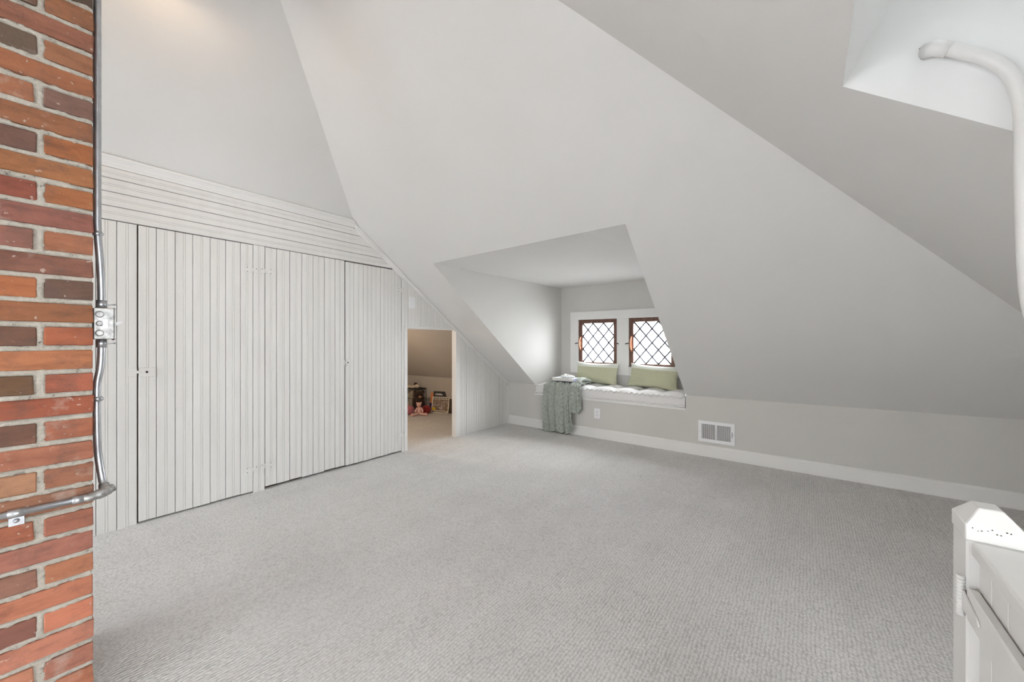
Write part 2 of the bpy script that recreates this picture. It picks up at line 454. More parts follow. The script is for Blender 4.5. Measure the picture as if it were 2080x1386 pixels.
m.add([(XB, (GZ1 - 1.888) / .758, GZ1), (XB, yh, GZ1), (XB, yh, zL(yh)), (XB, y_apex, z_apex)], [(0, 1, 2, 3)])
m.build('wall_back', WALL)
tag(bpy.data.objects['wall_back'], 'greige gable wall at the rear of the attic', 'wall', kind='structure')
def plain_window(name, label, y0, y1, z0, z1, axis, pos):
    e = empty(name); tag(e, label, 'window', kind='structure')
    def bx(nm, a0, a1, zz0, zz1, d0, d1, mat):
        if axis == 'x': box(nm, pos + d0, pos + d1, a0, a1, zz0, zz1, mat, e)
        else: box(nm, a0, a1, pos + d0, pos + d1, zz0, zz1, mat, e)
    mid = (y0 + y1) / 2; w = .05
    bx('frame', y0, y0 + w, z0, z1, -.03, .03, TRIM); bx('frame', y1 - w, y1, z0, z1, -.03, .03, TRIM)
    bx('frame', y0 + w, y1 - w, z0, z0 + w, -.03, .03, TRIM); bx('frame', y0 + w, y1 - w, z1 - w, z1, -.03, .03, TRIM)
    bx('mullion', mid - .03, mid + .03, z0 + w, z1 - w, -.03, .03, TRIM)
    bx('pane', y0 + w, mid - .03, z0 + w, z1 - w, -.003, .003, GLASS); bx('pane', mid + .03, y1 - w, z0 + w, z1 - w, -.003, .003, GLASS)
plain_window('window_4', 'two-light window in the stair side dormer', WX0, WX1, WA, WB_, 'y', DY2)
plain_window('window_5', 'unseen wide two-light window in the rear gable wall, sized for fill daylight', GY0, GY1, GZ0, GZ1, 'x', XB)
portal('portal_stair_dormer', ((WX0 + WX1) / 2, DY2 - .05, (WA + WB_) / 2), (math.pi / 2, 0, 0), WX1 - WX0, WB_ - WA)
portal('portal_gable', (XB - .05, (GY0 + GY1) / 2, (GZ0 + GZ1) / 2), (math.pi / 2, 0, -math.pi / 2), GY1 - GY0, GZ1 - GZ0)
for w in (W1, W2):
    portal('portal_dormer', (XW + .10, (w[0] + w[1]) / 2, (WZ0 + WZ1) / 2), (math.pi / 2, 0, math.pi / 2), w[1] - w[0], WZ1 - WZ0)

# crawl space behind the low opening
OX0, OX1, OZ = 2.356, 3.024, 1.222
CX0 = 1.2; fy = YP + .025
y5 = 5.36                                             # the two slopes come down to the knee walls in this corner
hipx = lambda y: hip_left(y)
ce = (XK, y5, zM(XK, y5))
crawl_c = poly('ceiling', [pM(XK, fy), (hipx(fy), fy, zL(fy)), ce, (CX0, fy, zL(fy)), (CX0, y5, ce[2])], [(0, 1, 2), (1, 3, 4, 2)], CRAWL)
tag(crawl_c, 'sloping ceiling inside the low crawl space', 'ceiling', kind='structure')
m = MB()
m.add([(XK, fy, 0), (XK, y5, 0), ce, (XK, fy, zM(XK, fy))], [(0, 1, 2, 3)])
m.add([(CX0, y5, 0), (XK, y5, 0), ce, (CX0, y5, ce[2])], [(0, 1, 2, 3)])
m.add([(CX0, fy, 0), (CX0, y5, 0), (CX0, y5, ce[2]), (CX0, fy, zL(fy))], [(0, 1, 2, 3)])
zC = lambda x: min(zL(fy), zM(x, fy))
for xa, xb, za in ((CX0, hipx(fy), 0), (hipx(fy), OX0 - .006, 0), (OX1 + .006, XK, 0), (OX0 - .006, OX1 + .006, OZ + .006)):
    m.add([(xa, fy, za), (xb, fy, za), (xb, fy, max(za, zC(xb))), (xa, fy, max(za, zC(xa)))], [(0, 1, 2, 3)])
crawl_w = m.build('wall_crawl_space', CRAWL); tag(crawl_w, 'low tan wall at the back of the crawl space', 'wall', kind='structure')
bbc = box('baseboard_crawl_space', XK - .014, XK, fy, y5, 0, .10, TRIM); tag(bbc, 'baseboard behind the books in the crawl space', 'baseboard', kind='structure')

# ------------------------------------------------------------------ plank wall
wl = empty('wall_left', (1.5, YP, 0)); tag(wl, 'white beadboard plank wall with closet doors', 'wall', kind='structure')
wl.location = (0, 0, 0)
TK = .016
def plank(name, x0, x1, z0, top, parent, proud=0., gap=.0011, bead=True):
    """vertical beadboard plank; top is a number or a function of x"""
    a, b = x0 + gap, x1 - gap; w = b - a; c = .0028
    prof = [(a, YP + .004), (a, YP - TK + c - proud), (a + c, YP - TK - proud)]
    if bead and w > .05:
        for t in (.5,):
            xm = a + w * t
            prof += [(xm - .0065, YP - TK - proud), (xm - .0050, YP - TK + .0026 - proud), (xm - .0035, YP - TK - .0004 - proud),
                     (xm + .0035, YP - TK - .0004 - proud), (xm + .0050, YP - TK + .0026 - proud), (xm + .0065, YP - TK - proud)]
    prof += [(b - c, YP - TK - proud), (b, YP - TK + c - proud), (b, YP + .004)]
    tz = top if callable(top) else (lambda x: top)
    n = len(prof); V = [(x, y, z0) for x, y in prof] + [(x, y, tz(x)) for x, y in prof]
    F = [(i, i + 1, n + i + 1, n + i) for i in range(n - 1)] + [(n - 1, 0, n, 2 * n - 1), tuple(range(n - 1, -1, -1)), tuple(range(n, 2 * n))]
    return poly(name, V, F, PLANK, parent)

ZH = 1.799                                            # underside of the frieze
rake = lambda x: zM(x, YP) - .052                     # lower edge of the rake trim
rnd = lambda: random.uniform(-.0022, .0022)
# fixed planks left of the first door
for a, b in ((-.60, -.515), (-.515, -.43), (-.43, -.345), (-.345, -.26), (-.26, -.175), (-.175, -.09), (-.09, -.005), (-.005, .08), (.08, .163), (.163, .2445), (.2445, .3265), (.3265, .4115)):
    plank('plank', a, b, 0, ZH - .003, wl, rnd() * .5)
# fixed post between the two wide doors, and the plank beside the opening
plank('plank', 1.0135, 1.0895, 0, ZH, wl, .0005)
plank('plank', 2.289, 2.320, 0, min(ZH, 1.795), wl, 0, bead=False)
above = [2.289, 2.365, 2.447, 2.530, 2.614, 2.695, 2.777, 2.861, 2.97]
for i, (a, b) in enumerate(zip(above[:-1], above[1:])):
    top = rake
    if i == 0: plank('plank', a, b, OZ + .022, lambda x: min(rake(x), 1.797), wl, rnd())
    else: plank('plank', a, b, OZ + .022, lambda x: max(OZ + .023, rake(x)), wl, rnd())
right = [3.084, 3.140, 3.196, 3.278, 3.364, 3.447, 3.533, 3.614, 3.705, 3.7885]
for a, b in zip(right[:-1], right[1:]): plank('plank', a, b, 0, rake, wl, rnd())
for a, b in ((3.7935, 3.873), (3.875, 3.958)): plank('plank', a, b, 0, rake, wl, -.001, .002)
box('corner_strip', 3.958, XK, YP - .028, YP, 0, rake(3.975), TRIM, wl)
# frieze boards, trimmed along the rake
fz = [1.800, 1.880, 1.962, 2.040, 2.103]
for z0, z1 in zip(fz[:-1], fz[1:]):
    xe = lambda z: (3.488 - .0099 * YP - .052 - z) / .7302
    g = .0016; c = .0026; zm = (z0 + z1) / 2; yf = YP - TK - .002
    pr = [(YP + .004, z0 + g), (yf + c, z0 + g), (yf, z0 + g + c), (yf, zm - .0065), (yf + .002, zm - .005), (yf - .0004, zm - .0035), (yf - .0004, zm + .0035), (yf + .002, zm + .005), (yf, zm + .0065), (yf, z1 - g - c), (yf + c, z1 - g), (YP + .004, z1 - g)]
    n = len(pr); V = [(-.7, y, z) for y, z in pr] + [(xe(z), y, z) for y, z in pr]
    poly('frieze_board', V, [(i, (i + 1) % n, n + (i + 1) % n, n + i) for i in range(n)] + [tuple(range(n)), tuple(range(2 * n - 1, n - 1, -1))], PLANK, wl)
# cornice
cz = 2.103
pr = [(YP, cz), (YP - .020, cz), (YP - .022, cz + .012), (YP - .026, cz + .018), (YP - .030, cz + .030), (YP - .042, cz + .040), (YP - .052, cz + .046), (YP - .054, cz + .056), (YP - .045, cz + .064), (YP, cz + .030)]
n = len(pr); xe = lambda z: (3.488 - .0099 * YP - z) / .7302 - .01
V = [(-.7, y, z) for y, z in pr] + [(xe(z), y, z) for y, z in pr]
poly('crown_molding', V, [(i, (i + 1) % n, n + (i + 1) % n, n + i) for i in range(n)] + [tuple(range(n)), tuple(range(2 * n - 1, n - 1, -1))], TRIM, wl)
# rake trim in two lengths
def rake_trim(x0, x1, y, dz0, dz1, th):
    P = [(x0, y, zM(x0, YP) - dz1), (x1, y, zM(x1, YP) - dz1), (x1, y, zM(x1, YP) - dz0), (x0, y, zM(x0, YP) - dz0)]
    MB().prism(P, (0, -th, 0)).build('rake_trim', TRIM, wl, .003)
rake_trim(1.80, 2.300, YP, .003, .062, .030)
rake_trim(2.292, 3.985, YP, .003, .050, .024)
# dark sheets added behind the planks to stand for the shaded gaps
m = MB()
bk = YP + .012
m.box(XB, .42, bk, bk + .01, 0, 2.16); m.box(.42, OX0 - .012, bk + .012, bk + .022, 0, 1.83)
m.box(.42, OX0 - .012, bk, bk + .01, 1.8, 2.14)
m.prism([(OX0 - .012, bk, OZ + .012), (OX1 + .012, bk, OZ + .012), (OX1 + .012, bk, zM(OX1, YP)), (2.3, bk, zM(2.3, YP)), (1.8, bk, 2.15), (1.8, bk, 1.79), (OX0 - .012, bk, 1.79)], (0, .01, 0))
m.prism([(OX1 + .012, bk, 0), (XK + .02, bk, 0), (XK + .02, bk, .58), (OX1 + .012, bk, zM(OX1, YP))], (0, .01, 0))
m.build('backing', BACK, wl)
# opening casing
box('jamb', OX0 - .012, OX0, YP - .020, YP + .05, 0, OZ, TRIM, wl); box('jamb', OX1, OX1 + .012, YP - .020, YP + .05, 0, OZ, TRIM, wl)
box('jamb_head', OX0 - .012, OX1 + .012, YP - .020, YP + .05, OZ, OZ + .012, TRIM, wl)
box('casing', 2.320, OX0 - .004, YP - .024, YP, 0, OZ + .020, TRIM, wl, .002); MB().prism([(OX1 - .002, YP, 0), (3.084, YP, 0), (3.084, YP, zM(3.084, YP) - .012), (OX1 - .002, YP, zM(OX1, YP) - .012)], (0, -.0205, 0)).build('casing', TRIM, wl)
box('head_casing', OX0 - .004, OX1 - .002, YP - .021, YP, OZ + .003, OZ + .024, TRIM, wl, .002)
# white plank-wide left stretch beyond the chimney
plain = poly('wall_left_rear', [(XB, YP, 0), (-.6, YP, 0), (-.6, YP, 2.16), (XB, YP, 2.16)], [(0, 1, 2, 3)], PLANK); tag(plain, 'white wall continuing behind the brick chimney', 'wall', kind='structure')

# closet doors
def hinge(parent, x, z, side, butterfly=True):
    m = MB(); y = YP - TK - .003
    def wing(s, w, h):
        P = [(x + s * .004, y, z - h * .35), (x + s * w * .55, y, z - h * .30), (x + s * w * .7, y, z - h * .5), (x + s * w, y, z - h * .32), (x + s * w * .86, y, z), (x + s * w, y, z + h * .32), (x + s * w * .7, y, z + h * .5), (x + s * w * .55, y, z + h * .30), (x + s * .004, y, z + h * .35)]
        m.prism(P if s > 0 else P[::-1], (0, -.0025, 0))
    wing(side, .052, .052); wing(-side, .034, .046)
    m.sweep([(x, y - .001, z - .018), (x, y - .001, z + .018)], .0042, 8)
    h = m.build('hinge', PLANK, parent)
    s = MB()
    for dx, dz in ((side * .036, .014), (side * .036, -.014), (-side * .022, .012)): s.lathe([(.0, -.0045), (.0028, -.0040), (.0028, -.002)], (x + dx, y, z + dz), 8, 'y')
    s.build('screw', DARK, h)
    return h
def latch(parent, x, z, w, tilt=0):
    y = YP - TK - .0008
    h = box('latch', x + .004, x + w, y - .011, y, z - .030, z + .026, PLANK, parent, .002)
    box('keeper', x - .042, x - .005, y - .005, y, z - .024, z + .026, PLANK, h, .001)
    box('bolt', x - .010, x + .012, y - .013, y - .006, z - .006, z + .010, PLANK, h, .001)
    MB().lathe([(.0, -.014), (.006, -.012), (.007, -.010)], (x + w * .5, y, z), 10, 'y').build('knob', DARK, h)
    return h
dl = [.4165, .4965, .585, .674, .764, .851, .937, 1.0130]
d1 = empty('door_1'); tag(d1, 'widest white plank closet door, next to the brick chimney', 'door', kind='structure')
for i, (a, b) in enumerate(zip(dl[:-1], dl[1:])): plank('plank', a, b, .010 + random.random() * .006, ZH - .004, d1, rnd())
hinge(d1, 1.012, 1.613, -1); hinge(d1, 1.012, .170, -1); latch(d1, .4145, .912, .075)
dl = [1.0910, 1.17, 1.262, 1.35, 1.436, 1.529, 1.619, 1.7045]
d2 = empty('door_2'); tag(d2, 'middle white plank closet door between the two others', 'door', kind='structure')
for i, (a, b) in enumerate(zip(dl[:-1], dl[1:])): plank('plank', a, b, .016 + random.random() * .008, ZH - .003, d2, rnd(), gap=.0016)
hinge(d2, 1.0915, 1.618, 1); hinge(d2, 1.0915, .175, 1)
dl = [1.7115, 1.786, 1.877, 1.962, 2.053, 2.133, 2.21, 2.2885]
d3 = empty('door_3'); tag(d3, 'narrow white plank closet door beside the low opening', 'door', kind='structure')
for i, (a, b) in enumerate(zip(dl[:-1], dl[1:])): plank('plank', a, b, .012 + random.random() * .006, lambda x: min(ZH - .008, rake(x) - .006), d3, rnd())
hinge(d3, 2.2872, 1.60, -1); hinge(d3, 2.2872, .168, -1); latch(d3, 1.708, .912, .038)

# light switch on the planks
sw = empty('light_switch', (2.409, YP - TK - .0015, 1.488)); tag(sw, 'white blank switch plate on the planks above the low opening', 'switch')
box('plate', -.037, .037, -.006, 0, -.058, .058, PLASTIC, sw, .002, 2); box('rocker', -.017, .017, -.009, -.005, -.033, .033, PLASTIC, sw, .001)

# baseboard on the knee wall
pr = [(XK, 0), (XK - .016, 0), (XK - .016, .092), (XK - .012, .100), (XK - .006, .108), (XK, .110)]
n = len(pr); V = [(x, YR, z) for x, z in pr] + [(x, YP - .030, z) for x, z in pr]
bb = poly('baseboard_right', V, [(i, (i + 1) % n, n + (i + 1) % n, n + i) for i in range(n)] + [tuple(range(n)), tuple(range(2 * n - 1, n - 1, -1))], TRIM)
tag(bb, 'white baseboard along the greige knee wall', 'baseboard', kind='structure')

# ------------------------------------------------------------------ dormer window
tr = empty('trim_1'); tag(tr, 'white casing round the two lattice windows', 'trim', kind='structure')
cx = XW - .020
box('head_casing', cx - .004, XW, 1.05, 2.485, WZ1, 1.479, TRIM, tr, .002)
box('side_casing', cx, XW, W1[1], 2.485, .685, WZ1, TRIM, tr, .002); box('side_casing', cx, XW, 1.05, W2[0], .685, WZ1, TRIM, tr, .002)
box('mullion', cx, XW, W2[1], W1[0], .685, WZ1, TRIM, tr, .002)
box('apron', cx, XW, W2[0], W2[1], .685, WZ0, TRIM, tr, .002); box('apron', cx, XW, W1[0], W1[1], .685, WZ0, TRIM, tr, .002)
def clip(pts, y0, y1, z0, z1):
    for ax, lim, sg in ((0, y0, 1), (0, y1, -1), (1, z0, 1), (1, z1, -1)):
        out = []
        for i in range(len(pts)):
            p, q = pts[i], pts[(i + 1) % len(pts)]
            a, b = sg * (p[ax] - lim), sg * (q[ax] - lim)
            if a >= 0: out.append(p)
            if a * b < 0:
                t = a / (a - b); out.append((p[0] + t * (q[0] - p[0]), p[1] + t * (q[1] - p[1])))
        pts = out
        if not pts: return []
    return pts
def lattice_window(name, y0, y1, label):
    w = empty(name); tag(w, label, 'window', kind='structure')
    s = .050; xf, xb = XW + .005, XW + .045; g0, g1 = y0 + s, y1 - s; h0, h1 = WZ0 + .040, WZ1 - .048
    box('stile', xf, xb, y0, g0, WZ0, WZ1, SASH, w, .003); box('stile', xf, xb, g1, y1, WZ0, WZ1, SASH, w, .003)
    box('rail', xf, xb, g0, g1, WZ0, h0, SASH, w, .003); box('rail', xf, xb, g0, g1, h1, WZ1, SASH, w, .003)
    W, H = (g1 - g0) / 3, (h1 - h0) / 3; xg = XW + .026
    for k in range(-3, 4):
        for sg in (1, -1):
            # cames run corner to corner of a 3 by 3 grid of diamonds
            ya, za, yb, zb = (g0 + k * W, h0, g0 + (k + 3) * W, h1) if sg > 0 else (g0 + k * W, h1, g0 + (k + 3) * W, h0)
            t0 = max(0, (g0 - ya) / (yb - ya)); t1 = min(1, (g1 - ya) / (yb - ya))
            if t1 - t0 < .05: continue
            A = Vector((xg, ya + (yb - ya) * t0, za + (zb - za) * t0)); B = Vector((xg, ya + (yb - ya) * t1, za + (zb - za) * t1))
            MB().sweep([A, B], .0098 if sg > 0 else .0092, 6).build('muntin', LEAD, w)
    for i in range(-1, 8):
        for j in range(-1, 8):
            if (i + j) % 2: continue
            cy, cz_ = g0 + i * W / 2 * 1.0, h0 + j * H / 2
            P = clip([(cy - W / 2, cz_), (cy, cz_ - H / 2), (cy + W / 2, cz_), (cy, cz_ + H / 2)], g0, g1, h0, h1)
            if len(P) < 3: continue
            ar = abs(sum(P[q][0] * P[(q + 1) % len(P)][1] - P[(q + 1) % len(P)][0] * P[q][1] for q in range(len(P))))
            if ar < 1e-5: continue
            MB().prism([(xg - .0015, y, z) for y, z in P], (.003, 0, 0)).build('pane', GLASS, w)
    # copper casement handle on the stile nearer the niche corner, black stay pins on the casing
    yh_ = y1 - .028; zc = 1.06
    h = MB().sweep([(xf, yh_, zc + .085), (xf - .022, yh_, zc + .080), (xf - .030, yh_ + .006, zc + .045), (xf - .030, yh_ + .006, zc - .02), (xf - .020, yh_, zc - .06), (xf, yh_, zc - .065)], [.007, .008, .010, .010, .009, .007], 10).build('handle', COPPER, w)
    box('plate', xf - .004, xf, yh_ - .012, yh_ + .014, zc - .085, zc + .10, COPPER, h, .002)
    for yy, dy in ((y1 + .018, .020), (y0 - .015, -.016)):
        MB().sweep([(cx - .002, yy - dy, zc + .01), (cx - .014, yy - dy * .3, zc + .012), (cx - .016, yy + dy * .8, zc + .004)], .006, 8).build('stay_pin', IRON, w)
    return w
w1 = lattice_window('window_1', W1[0], W1[1], 'brown diamond-lattice casement nearer the dormer corner')
w2 = lattice_window('window_2', W2[0], W2[1], 'brown diamond-lattice casement partly hidden by the slope')

# window seat board
st = empty('trim_2'); tag(st, 'white painted board under the window seat cushion', 'trim', kind='structure')
poly('seat_board', [(XK - .012, D_BR[1] - .0, SEAT), (XW, cy1, SEAT), (XW, cy0, SEAT), (XK - .012, D_BL[1], SEAT), (XK - .012, D_BR[1], SEAT + .020), (XW, cy1, SEAT + .020), (XW, cy0, SEAT + .020), (XK - .012, D_BL[1], SEAT + .020)],
     [(0, 1, 2, 3), (4, 7, 6, 5), (0, 3, 7, 4), (0, 4, 5, 1), (1, 5, 6, 2), (2, 6, 7, 3)], TRIM, st)

# ------------------------------------------------------------------ window seat cushion
cu = empty('seat_cushion', (0, 0, 0)); tag(cu, 'long pale linen tufted cushion on the window seat', 'cushion')
Z0c, Z1c = SEAT + .022, .548
yA = lambda x: D_BR[1] + .006 + (x - XK) / (XW - XK) * (cy1 - D_BR[1])
yB = lambda x: D_BL[1] - .006 + (x - XK) / (XW - XK) * (cy0 - D_BL[1])
nx, ny = 30, 150; V = []; F = []
xf0, xf1 = XK + .002, XW - .008
def top_h(s, t):     # s depth 0..1, t length 0..1
    NT_, MT = 7, 2
    a, b = t * NT_, s * MT
    puff = (abs(math.sin(math.pi * a)) ** .55) * (abs(math.sin(math.pi * b)) ** .5)
    edge = min(1, min(s, 1 - s) / .07, min(t, 1 - t) / .015) ** .5
    return Z1c - .008 + .036 * puff * edge + .004 * noise.noise(Vector((t * 40, s * 9, 3)))
for i in range(nx + 1):
    s = i / nx; x = xf0 + (xf1 - xf0) * s
    for j in range(ny + 1):
        t = j / ny; y = yA(x) + (yB(x) - yA(x)) * t; V.append((x, y, top_h(s, t)))
for i in range(nx):
    for j in range(ny):
        k = i * (ny + 1) + j; F.append((k, k + 1, k + ny + 2, k + ny + 1))
base = len(V); nz = 8
for i in range(nz + 1):              # front boxing, gathered by stitches
    for j in range(ny + 1):
        t = j / ny; y = yA(xf0) + (yB(xf0) - yA(xf0)) * t; u = i / nz
        bul = .010 * math.sin(math.pi * u) * (.55 + .45 * abs(math.sin(math.pi * t * 7))) + .0025 * noise.noise(Vector((t * 70, u * 3, 9)))
        V.append((xf0 - bul, y, Z0c + (top_h(0, t) - Z0c) * u))
for i in range(nz):
    for j in range(ny):
        k = base + i * (ny + 1) + j; F.append((k, k + ny + 1, k + ny + 2, k + 1))
b2 = len(V); V += [(xf0, yA(xf0), Z0c), (xf0, yB(xf0), Z0c), (xf1, yB(xf1), Z0c), (xf1, yA(xf1), Z0c), (xf0, yA(xf0), Z1c - .008), (xf0, yB(xf0), Z1c - .008), (xf1, yB(xf1), Z1c - .008), (xf1, yA(xf1), Z1c - .008)]
F += [(b2, b2 + 1, b2 + 2, b2 + 3), (b2, b2 + 3, b2 + 7, b2 + 4), (b2 + 1, b2 + 5, b2 + 6, b2 + 2), (b2 + 3, b2 + 2, b2 + 6, b2 + 7)]
poly('mattress', V, F, LINEN, cu, True)
for zz_, amp in ((Z1c - .006, 1), (Z0c + .012, .55)):
    path = []
    for j in range(301):
        t = j / 300; y = yA(xf0) + (yB(xf0) - yA(xf0)) * t
        path.append((xf0 - .010 - .003 * math.sin(t * 300), y, zz_ + amp * (.0065 * math.sin(t * 2 * math.pi * 31) + .003 * math.sin(t * 90))))
    MB().sweep(path, .0085, 8).build('piping', LINEN, cu)

# ------------------------------------------------------------------ pillows
def pillow(name, cyy, zb, w, h, th, lean, yaw, label, seed, roll=0.):
    e = empty(name, (4.335, cyy, zb)); e.rotation_euler = (roll, lean, yaw)
    tag(e, label, 'pillow', 'sage pillows on the window seat')
    nu, nv = 110, 130
    def side(sg, v0, v1, lift):
        V = []; F = []; n2 = max(2, int(nv * (v1 - v0)))
        for i in range(n2 + 1):
            v_ = v0 + (v1 - v0) * i / n2
            for j in range(nu + 1):
                u = j / nu; a = 2 * u - 1; b = 2 * v_ - 1
                y = a * w / 2 * (1 - .075 * (1 - b * b)); z = h / 2 + b * h / 2 * (1 - .12 * (1 - a * a))
                d = th / 2 * max(0, (1 - abs(a) ** 3.0)) ** .55 * max(0, (1 - abs(b) ** 2.6)) ** .55
                if lift and .12 < v_ < .76 and abs(a) < .97: d += .0075 * abs(math.sin(v_ * math.pi * 14)) ** .8 * (.72 + .28 * math.sin(u * 190 + (int(v_ * 14) % 2) * 3.1))
                d += .004 * noise.noise(Vector((u * 4 + seed, v_ * 3, 1)))
                V.append((-sg * d, y, z))
        w_ = nu + 1
        for i in range(n2):
            for j in range(nu):
                k = i * w_ + j; q = (k, k + 1, k + w_ + 1, k + w_); F.append(q if sg < 0 else q[::-1])
        return V, F
    V, F = side(1, 0, .78, True); f = poly('knit_panel', V, F, GREENP, e, True)
    V, F = side(1, .78, 1, False); poly('plain_band', V, F, PALEG, e, True)  # plain top strip, window light painted in as a paler colour
    V, F = side(-1, 0, 1, False); poly('back_panel', V, F, PALEG, e, True)
    return e
pillow('pillow', 2.073, .566, .56, .275, .135, math.radians(14), math.radians(2), 'sage ribbed pillow nearer the grey-green blanket', 2, math.radians(1))
pillow('pillow', 1.388, .563, .57, .275, .145, math.radians(15), math.radians(-4), 'sage ribbed pillow under the window cut off by the slope', 8, math.radians(2.5))

# ------------------------------------------------------------------ knitted blanket over the seat edge
bl = empty('blanket', (0, 0, 0)); tag(bl, 'grey-green cable-knit throw hanging from the window seat to the carpet', 'blanket')
def cloth(ya_top, yb_top, ya_bot, yb_bot, hem, back, seed, foldn, amp, nu=120, nv=190, lift=0):
    V = []; F = []
    zt_ = .585 + lift
    for i in range(nv + 1):
        s = i / nv
        for j in range(nu + 1):
            u = j / nu
            hz = hem(u); Lb, Lh = back, zt_ - hz
            d = s * (Lb + Lh)
            ph = u * foldn * 2 * math.pi + seed
            if d < Lb:
                f = d / Lb; x = XK - .030 + (Lb - d); z = zt_ + .010 * math.sin(ph) * (1 - f * .3) + .012 * noise.noise(Vector((u * 6, d * 12, seed))) - .018 * max(0, f - .8) / .2 + .010 * (1 - f)
                y = yb_top + (ya_top - yb_top) * u
            else:
                f = (d - Lb) / max(Lh, .01); z = zt_ - .018 - (d - Lb) * 1.0 if False else zt_ - .018 * (1 - min(1, f * 4)) - (d - Lb)
                y0_ = yb_top + (ya_top - yb_top) * u; y1_ = yb_bot + (ya_bot - yb_bot) * u
                y = y0_ + (y1_ - y0_) * f + .010 * math.sin(ph * .5 + f * 2)
                x = XK - .036 - amp * (.35 + .65 * f) * abs(math.sin(ph * .5 + .35 * math.sin(f * 3 + seed) + .5 * math.sin(u * 5 + seed))) ** .75 - .010 * math.sin(f * math.pi)
            # cable lattice relief
            a = u * abs(yb_top - ya_top) / .034; b = d / .052
            k = (abs(math.sin(math.pi * (a + b))) * abs(math.sin(math.pi * (a - b))))
            rel = .013 * (1 - k ** .7)
            if d < Lb: z += rel
            else: x -= rel
            V.append((x, y, max(z, .004)))
    w_ = nu + 1
    for i in range(nv):
        for j in range(nu):
            k = i * w_ + j; F.append((k, k + w_, k + w_ + 1, k + 1))
    return V, F
hem1 = lambda u: .012 + .030 * max(0, (u - .80) / .2) ** 1.2 - (.006 * math.sin(u * 9))
V, F = cloth(2.180, 2.558, 2.150, 2.560, hem1, .30, .9, 4.3, .062, 170, 260)
o = poly('long_fold', V, F, KNIT, bl, True); o.modifiers.new('t', 'SOLIDIFY').thickness = .006
hem2 = lambda u: .235 + .055 * u + .018 * math.sin(u * 8)
V, F = cloth(2.075, 2.205, 2.040, 2.185, hem2, .24, 2.2, 1.7, .036, 70, 130, .008)
o = poly('short_fold', V, F, KNIT, bl, True); o.modifiers.new('t', 'SOLIDIFY').thickness = .006
# bunched loop beside the book
V = []; F = []
nn = 60
for i in range(nn + 1):
    t = i / nn
    for j in range(25):
        a = 2 * math.pi * j / 24; r = .030 * (1 + .28 * noise.noise(Vector((t * 5, a, 4)))) * (.35 + .65 * math.sin(math.pi * min(1, t * 1.0)) ** .5)
        cxp = XK + .02 + .22 * t; czp = .600 + .030 * math.sin(math.pi * t)
        V.append((cxp, 2.12 + .03 * math.sin(t * 5) + r * 1.3 * math.cos(a), czp + r * math.sin(a) + .004 * math.sin(a * 9)))
for i in range(nn):
    for j in range(24):
        k = i * 25 + j; F.append((k, k + 1, k + 26, k + 25))
poly('bunched_fold', V, F, KNIT, bl, True)

def book(name, loc, size, rot, cover, label, cat='book', group=None, extra=None):
    """closed book lying in its own x (width), y (thickness), z (height)"""
    w, t, h = size; e = empty(name, loc); e.rotation_euler = rot; tag(e, label, cat, group)
    box('front_cover', 0, w, 0, .0028, 0, h, cover, e); box('back_cover', 0, w, t - .0028, t, 0, h, cover, e)
    box('spine', -.0025, 0, 0, t, 0, h, cover, e); box('pages', 0, w - .004, .0028, t - .0028, .003, h - .003, PAPER, e)
    return e
sb = book('book', (4.02, 2.235, .616), (.30, .034, .205), (math.radians(-90), 0, math.radians(-3)), WHITEB, 'thin white book lying on the knitted throw')
sb.rotation_euler = (math.radians(90), 0, math.radians(90)); sb.location = (4.02, 2.205, .612); 
for c_ in sb.children:
    if c_.name.startswith(('back_cover', 'front_cover', 'spine')): c_.data.materials[0] = WHITEB if c_.name.startswith('back') else LAV
m = MB()
for k in range(40):
    a = random.uniform(0, 6.28); r = random.random() ** .5
    m.ball((4.10 + .05 * r * math.cos(a), 2.33 + .075 * r * math.sin(a), .660 + .040 * random.random() * (1 - r)), (.020, .024, .015), 10, 6)
cl = m.build('crumpled_cloth', WHITEC); tag(cl, 'small crumpled white cloth on the book', 'cloth')

# ------------------------------------------------------------------ outlet and register on the knee wall
ou = empty('wall_outlet', (XK, 1.882, .276)); tag(ou, 'white duplex outlet in the knee wall under the cushion', 'outlet')
box('plate', -.005, 0, -.036, .036, -.058, .058, PLASTIC, ou, .002, 2)
for s in (1, -1):
    f = MB().prism([(-.0055, .017 * math.cos(a) , s * .0195 + .0145 * max(-.82, min(.82, math.sin(a)))) for a in [2 * math.pi * k / 20 for k in range(20)]], (-.0025, 0, 0)).build('receptacle', PLASTIC, ou)
    for y in (-.0065, .0065): box('slot', -.0085, -.0078, y - .0013, y + .0013, s * .0195 - .001, s * .0195 + .008, DARK, f)
    MB().lathe([(.0, -.0085), (.0025, -.0084), (.0026, -.0078)], (0, 0, s * .0195 - .008), 8, 'x').build('slot', DARK, f)
MB().lathe([(.0, -.0062), (.003, -.0058), (.003, -.004)], (0, 0, 0), 8, 'x').build('screw', GALV, ou)

